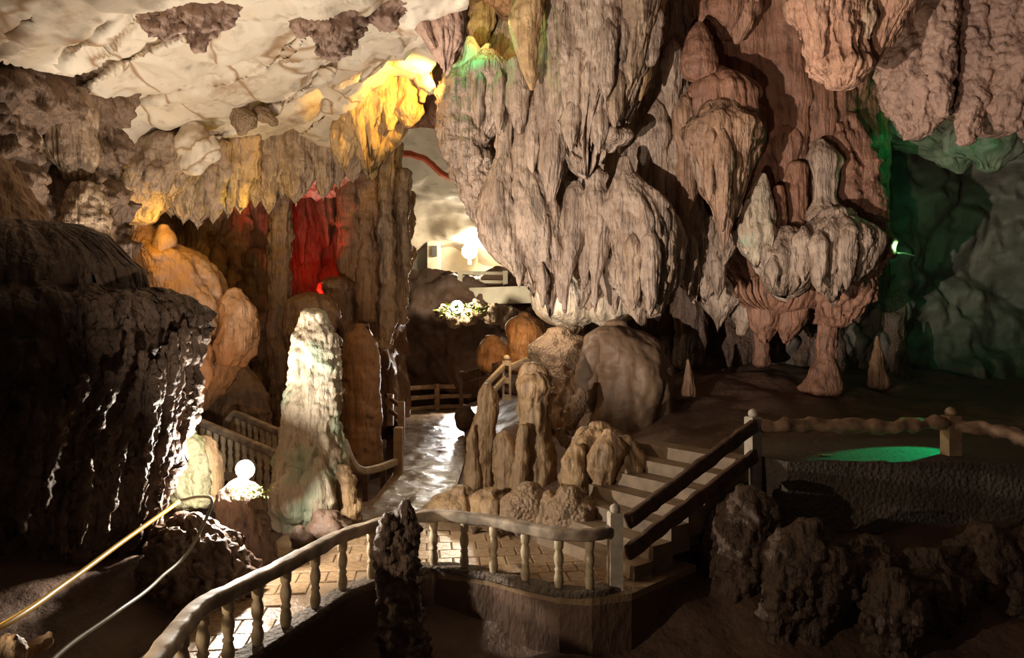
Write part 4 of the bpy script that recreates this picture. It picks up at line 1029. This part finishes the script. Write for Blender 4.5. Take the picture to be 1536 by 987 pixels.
# --- pale stair balustrades behind the flood lamp
sb = lathe('small_baluster', [(0.045, 0), (0.03, 0.05), (0.055, 0.16), (0.03, 0.3), (0.045, 0.34), (0.03, 0.38), (0.05, 0.5), (0.045, 0.62)], 8)
for (p0, p1, n, lab) in ((at(278, 624, 11.6), at(440, 692, 10.8), 15, 'pale balustrade descending to the right behind the flood lamp, nearer one'), (at(352, 620, 12.6), at(446, 660, 12.0), 10, 'pale balustrade behind the first, ending at the tall pale stalagmite')):
    e = empty('stair_balustrade', (p0[0], p0[1], p0[2] - 0.6), lab, 'balustrade')
    for k in range(n):
        q = p0 + (p1 - p0) * (k + 0.5) / n
        put('baluster', sb, M['baluster'], (q[0], q[1], q[2] - 0.62), e)
    top = [p0 + (p1 - p0) * t for t in np.linspace(0, 1, 12)]
    if n == 10:
        top = [p0 + np.array([-0.22, 0, -0.35]), p0 + np.array([-0.1, 0, -0.1])] + top
    sweep('handrail', top, rrect(0.12, 0.11), M['rail'], e)
    sweep('curb', [q - np.array([0, 0, 0.66]) for q in top[-12:]], rrect(0.16, 0.14), M['step'], e)

# --- white stair newel and steps up to the tunnel
ws = empty('stair_post', at(760, 598, 15.8), 'white newel post with openings and sloping rail behind the slim stalagmites', 'post')
pb = at(760, 600, 15.8)
for sx in (-0.075, 0.075):
    put('post_side', boxmesh('post_side', 0.05, 0.15, 0.88), M['post'], (pb[0] + sx, pb[1], pb[2]), ws)
for z in (0.0, 0.38, 0.78):
    put('cross_block', boxmesh('cross_block', 0.1, 0.15, 0.12), M['post'], (pb[0], pb[1], pb[2] + z), ws)
put('cap', lathe('cap', [(0.05, 0), (0.09, 0.04), (0.06, 0.1), (0.01, 0.12)]), M['post'], (pb[0], pb[1], pb[2] + 0.9), ws)
q0 = at(757, 548, 15.8); q1 = at(728, 578, 15.0)
for dz in (0, -0.3):
    sweep('rail', [q0 + (q1 - q0) * t + np.array([0, 0, dz]) for t in np.linspace(0, 1, 8)], rrect(0.08, 0.13), M['post'], ws)
q0 = at(764, 552, 15.8); q1 = at(806, 534, 16.4)
sweep('rail', [q0 + (q1 - q0) * t for t in np.linspace(0, 1, 8)], rrect(0.08, 0.16), M['post'], ws)
# brown fence panel leading to it
bf = empty('plank_fence', at(700, 600, 17.4), 'brown plank barrier between the bank and the white newel', 'fence')
for a, b in (((690, 568), (752, 548)), ((690, 584), (752, 566))):
    q0 = at(*a, 17.6); q1 = at(*b, 16.2)
    sweep('plank', [q0 + (q1 - q0) * t for t in np.linspace(0, 1, 8)], rrect(0.06, 0.22), M['wood'], bf)
for px, py, d in ((692, 575, 17.5), (722, 566, 16.9)):
    b = at(px, py, d); put('post', boxmesh('post', 0.1, 0.1, 0.9), M['wood'], (b[0], b[1], b[2] - 0.6), bf)

# --- lit landing inside the tunnel
ld = empty('landing', at(750, 455, 23.8), 'cream walled landing inside the lit tunnel', 'landing')
prism('retaining_wall', [tuple(at(704, 0, 23.9)[:2]), tuple(at(806, 0, 22.6)[:2]), tuple(at(812, 0, 29)[:2]), tuple(at(690, 0, 29)[:2])], at(0, 456, 23.6)[2], at(0, 431, 23.6)[2], M['plaster'], ld)
lr = empty('landing_railing', at(725, 430, 23.9), 'cream railing on the landing inside the lit tunnel', 'railing')
for px in (690, 758):
    b = at(px, 430, 24.0); put('post', boxmesh('post', 0.16, 0.16, 0.6), M['plaster'], tuple(b - np.array([0, 0, 0.06])), lr)
for py in (409, 422):
    q0 = at(686, py, 24.0); q1 = at(760, py + 1, 24.0)
    sweep('rail', [q0 + (q1 - q0) * t for t in np.linspace(0, 1, 4)], rrect(0.08, 0.11), M['plaster'], lr)
tw = empty('tunnel_wall', at(680, 405, 28.2), 'cream plaster wall with doorway at the back of the lit tunnel', 'wall')
wb = at(640, 404, 28.4); 
put('wall_panel', boxmesh('wall_panel', 1.2, 0.15, 2.0), M['grey_panel'], (at(628, 0, 28.0)[0], 28.0, wb[2] - 0.1), tw)
put('door_jamb', boxmesh('door_jamb', 0.5, 0.2, 1.75), M['plaster'], (at(651, 0, 27.8)[0], 27.8, wb[2] - 0.1), tw)
put('wall_panel', boxmesh('wall_panel', 1.9, 0.15, 1.35), M['plaster'], (at(682, 0, 28.6)[0], 28.6, wb[2] - 0.1), tw)
put('wall_panel', boxmesh('wall_panel', 3.2, 0.15, 1.2), M['plaster'], (at(760, 0, 29.0)[0], 29.0, wb[2] - 0.3), tw)
put('switch_box', boxmesh('switch_box', 0.2, 0.08, 0.42), M['housing'], (at(652, 0, 27.7)[0], 27.67, wb[2] + 0.45), tw)
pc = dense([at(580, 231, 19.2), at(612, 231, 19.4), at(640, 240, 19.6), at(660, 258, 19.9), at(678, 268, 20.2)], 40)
tag(sweep('tube', pc, circ(0.09, 10), M['tube_red'], None, rough=0.02), 'orange red tube tracing the stripe on the grey tunnel roof', 'tube')  # tube standing in for the reddish stripe on the tunnel roof

# --- lamps
def flood(name, p, aim, s, mat, label, housing=True):
    e = empty(name, p - np.array([0, 0, 0.16 * s]), label, 'lamp')
    v = Vector(aim) - Vector(tuple(p)); rz = math.atan2(v.x, -v.y)
    lens = lathe('lens', [(0.09 * s, 0), (0.088 * s, 0.012 * s), (0.06 * s, 0.03 * s), (0.01, 0.036 * s)], 16)
    put('housing', lathe('housing', [(0.088 * s, 0), (0.088 * s, 0.06 * s), (0.05 * s, 0.12 * s), (0.03 * s, 0.14 * s)], 16), M['housing'], p + np.array([0, 0.062 * s, 0]), e, rot=(-math.pi / 2, 0, 0))
    put('bracket', boxmesh('bracket', 0.05 * s, 0.05 * s, 0.1 * s), M['housing'], p + np.array([0, 0.1 * s, -0.16 * s]), e)
    put('lens', lens, mat, p + np.array([0, 0.06 * s, 0]), e, rot=(math.pi / 2, 0, 0))
    return e


flood('floodlight', LAMP1, (0, 0, 2.7), 1.2, M['lens'], 'blazing white floodlight on the ledge left of the tall pale stalagmite')
flood('floodlight', LAMP2, (0, 0, 2.7), 2.2, M['lens'], 'bright floodlight on the earth bank below the tunnel landing')
flood('floodlight', at(704, 376, 27.3), (0, 0, 2.7), 3.4, M['lens'], 'glaring floodlight inside the tunnel')
flood('spotlight', at(1330, 372, 13.4), (0, 0, 2.7), 0.75, M['green_lens'], 'small green spotlight on the edge of the right wall')
tag(sweep('lamp_cable', dense([at(1332, 377, 13.4), at(1342, 379, 13.4), at(1356, 380, 13.6), at(1372, 384, 13.9)], 20), circ(0.02, 8), M['cable'], None), 'short cable running right from the green spotlight', 'cable')


# --- small plants and rubble by the lamps
def leaf_mesh():
    V = [(0, 0, 0), (0.018, 0.03, 0.008), (0.02, 0.06, 0.012), (0, 0.1, 0.0), (-0.02, 0.06, 0.012), (-0.018, 0.03, 0.008), (0, 0.05, -0.004), (0, 0.03, -0.006)]
    return raw_mesh('leaf', np.array(V), [(0, 1, 7), (1, 2, 6, 7), (2, 3, 6), (3, 4, 6), (4, 5, 7, 6), (5, 0, 7)])
LEAF = leaf_mesh()
def plant(c, spread, n, size, label, seed):
    r = random.Random(seed)
    e = empty('fern_clump', c, label, 'plant')
    for k in range(n):
        a = r.uniform(0, 6.28); q = r.uniform(0.1, 1) ** 0.7
        put('leaf', LEAF, M['leaf'], (c[0] + spread[0] * q * math.cos(a), c[1] + spread[1] * q * math.sin(a), c[2] + r.uniform(-1, 1) * spread[2] * (1 - q * 0.5)), e,
            rot=(r.uniform(-0.9, 0.9), r.uniform(-0.9, 0.9), r.uniform(0, 6.28)), scale=(size * r.uniform(0.7, 1.3),) * 3)
plant(at(690, 465, 21.4), (0.75, 0.45, 0.26), 110, 1.8, 'small sprigs of fern around the floodlight on the earth bank', 3)
plant(at(376, 738, 7.7), (0.24, 0.14, 0.07), 60, 0.55, 'tiny fern sprigs on the ledge right under the nearest floodlight', 4)
mass('rubble', at(690, 480, 21.9), 'heap of loose rubble around the floodlight on the earth bank', 'rubble', [
    B(21.9, 'rubble', [(x, y, h * 0.5), (x, y + h * 0.5, h), (x + 2, y + h * 1.6, h)], nf=6, amp=0.2, rough=0.06, knob=0.05) for x, y, h in ((664, 458, 10), (700, 464, 11), (716, 452, 12), (740, 458, 14), (764, 464, 15), (680, 470, 10))], 'tan')

# --- hose and cable at the left
hose = dense([at(-90, 990, 3.9), at(0, 941, 4.3), at(100, 874, 5.2), at(190, 808, 6.2), at(268, 753, 7.1)], 60)
tag(sweep('yellow_hose', hose, circ(0.022, 10), M['yellow'], None), 'taut yellow hose running up to the lamp rock at the left', 'hose')
c2 = dense([at(40, 1030, 4.2), at(90, 980, 4.6), at(170, 922, 5.3), at(240, 868, 6.2), at(292, 812, 6.75), at(318, 755, 7.0), at(300, 745, 7.2), at(270, 751, 7.3)], 80)
tag(sweep('grey_cable', c2, circ(0.016, 8), M['cable'], None), 'thin grey cable below the yellow hose, draped over the lit ridge', 'cable')
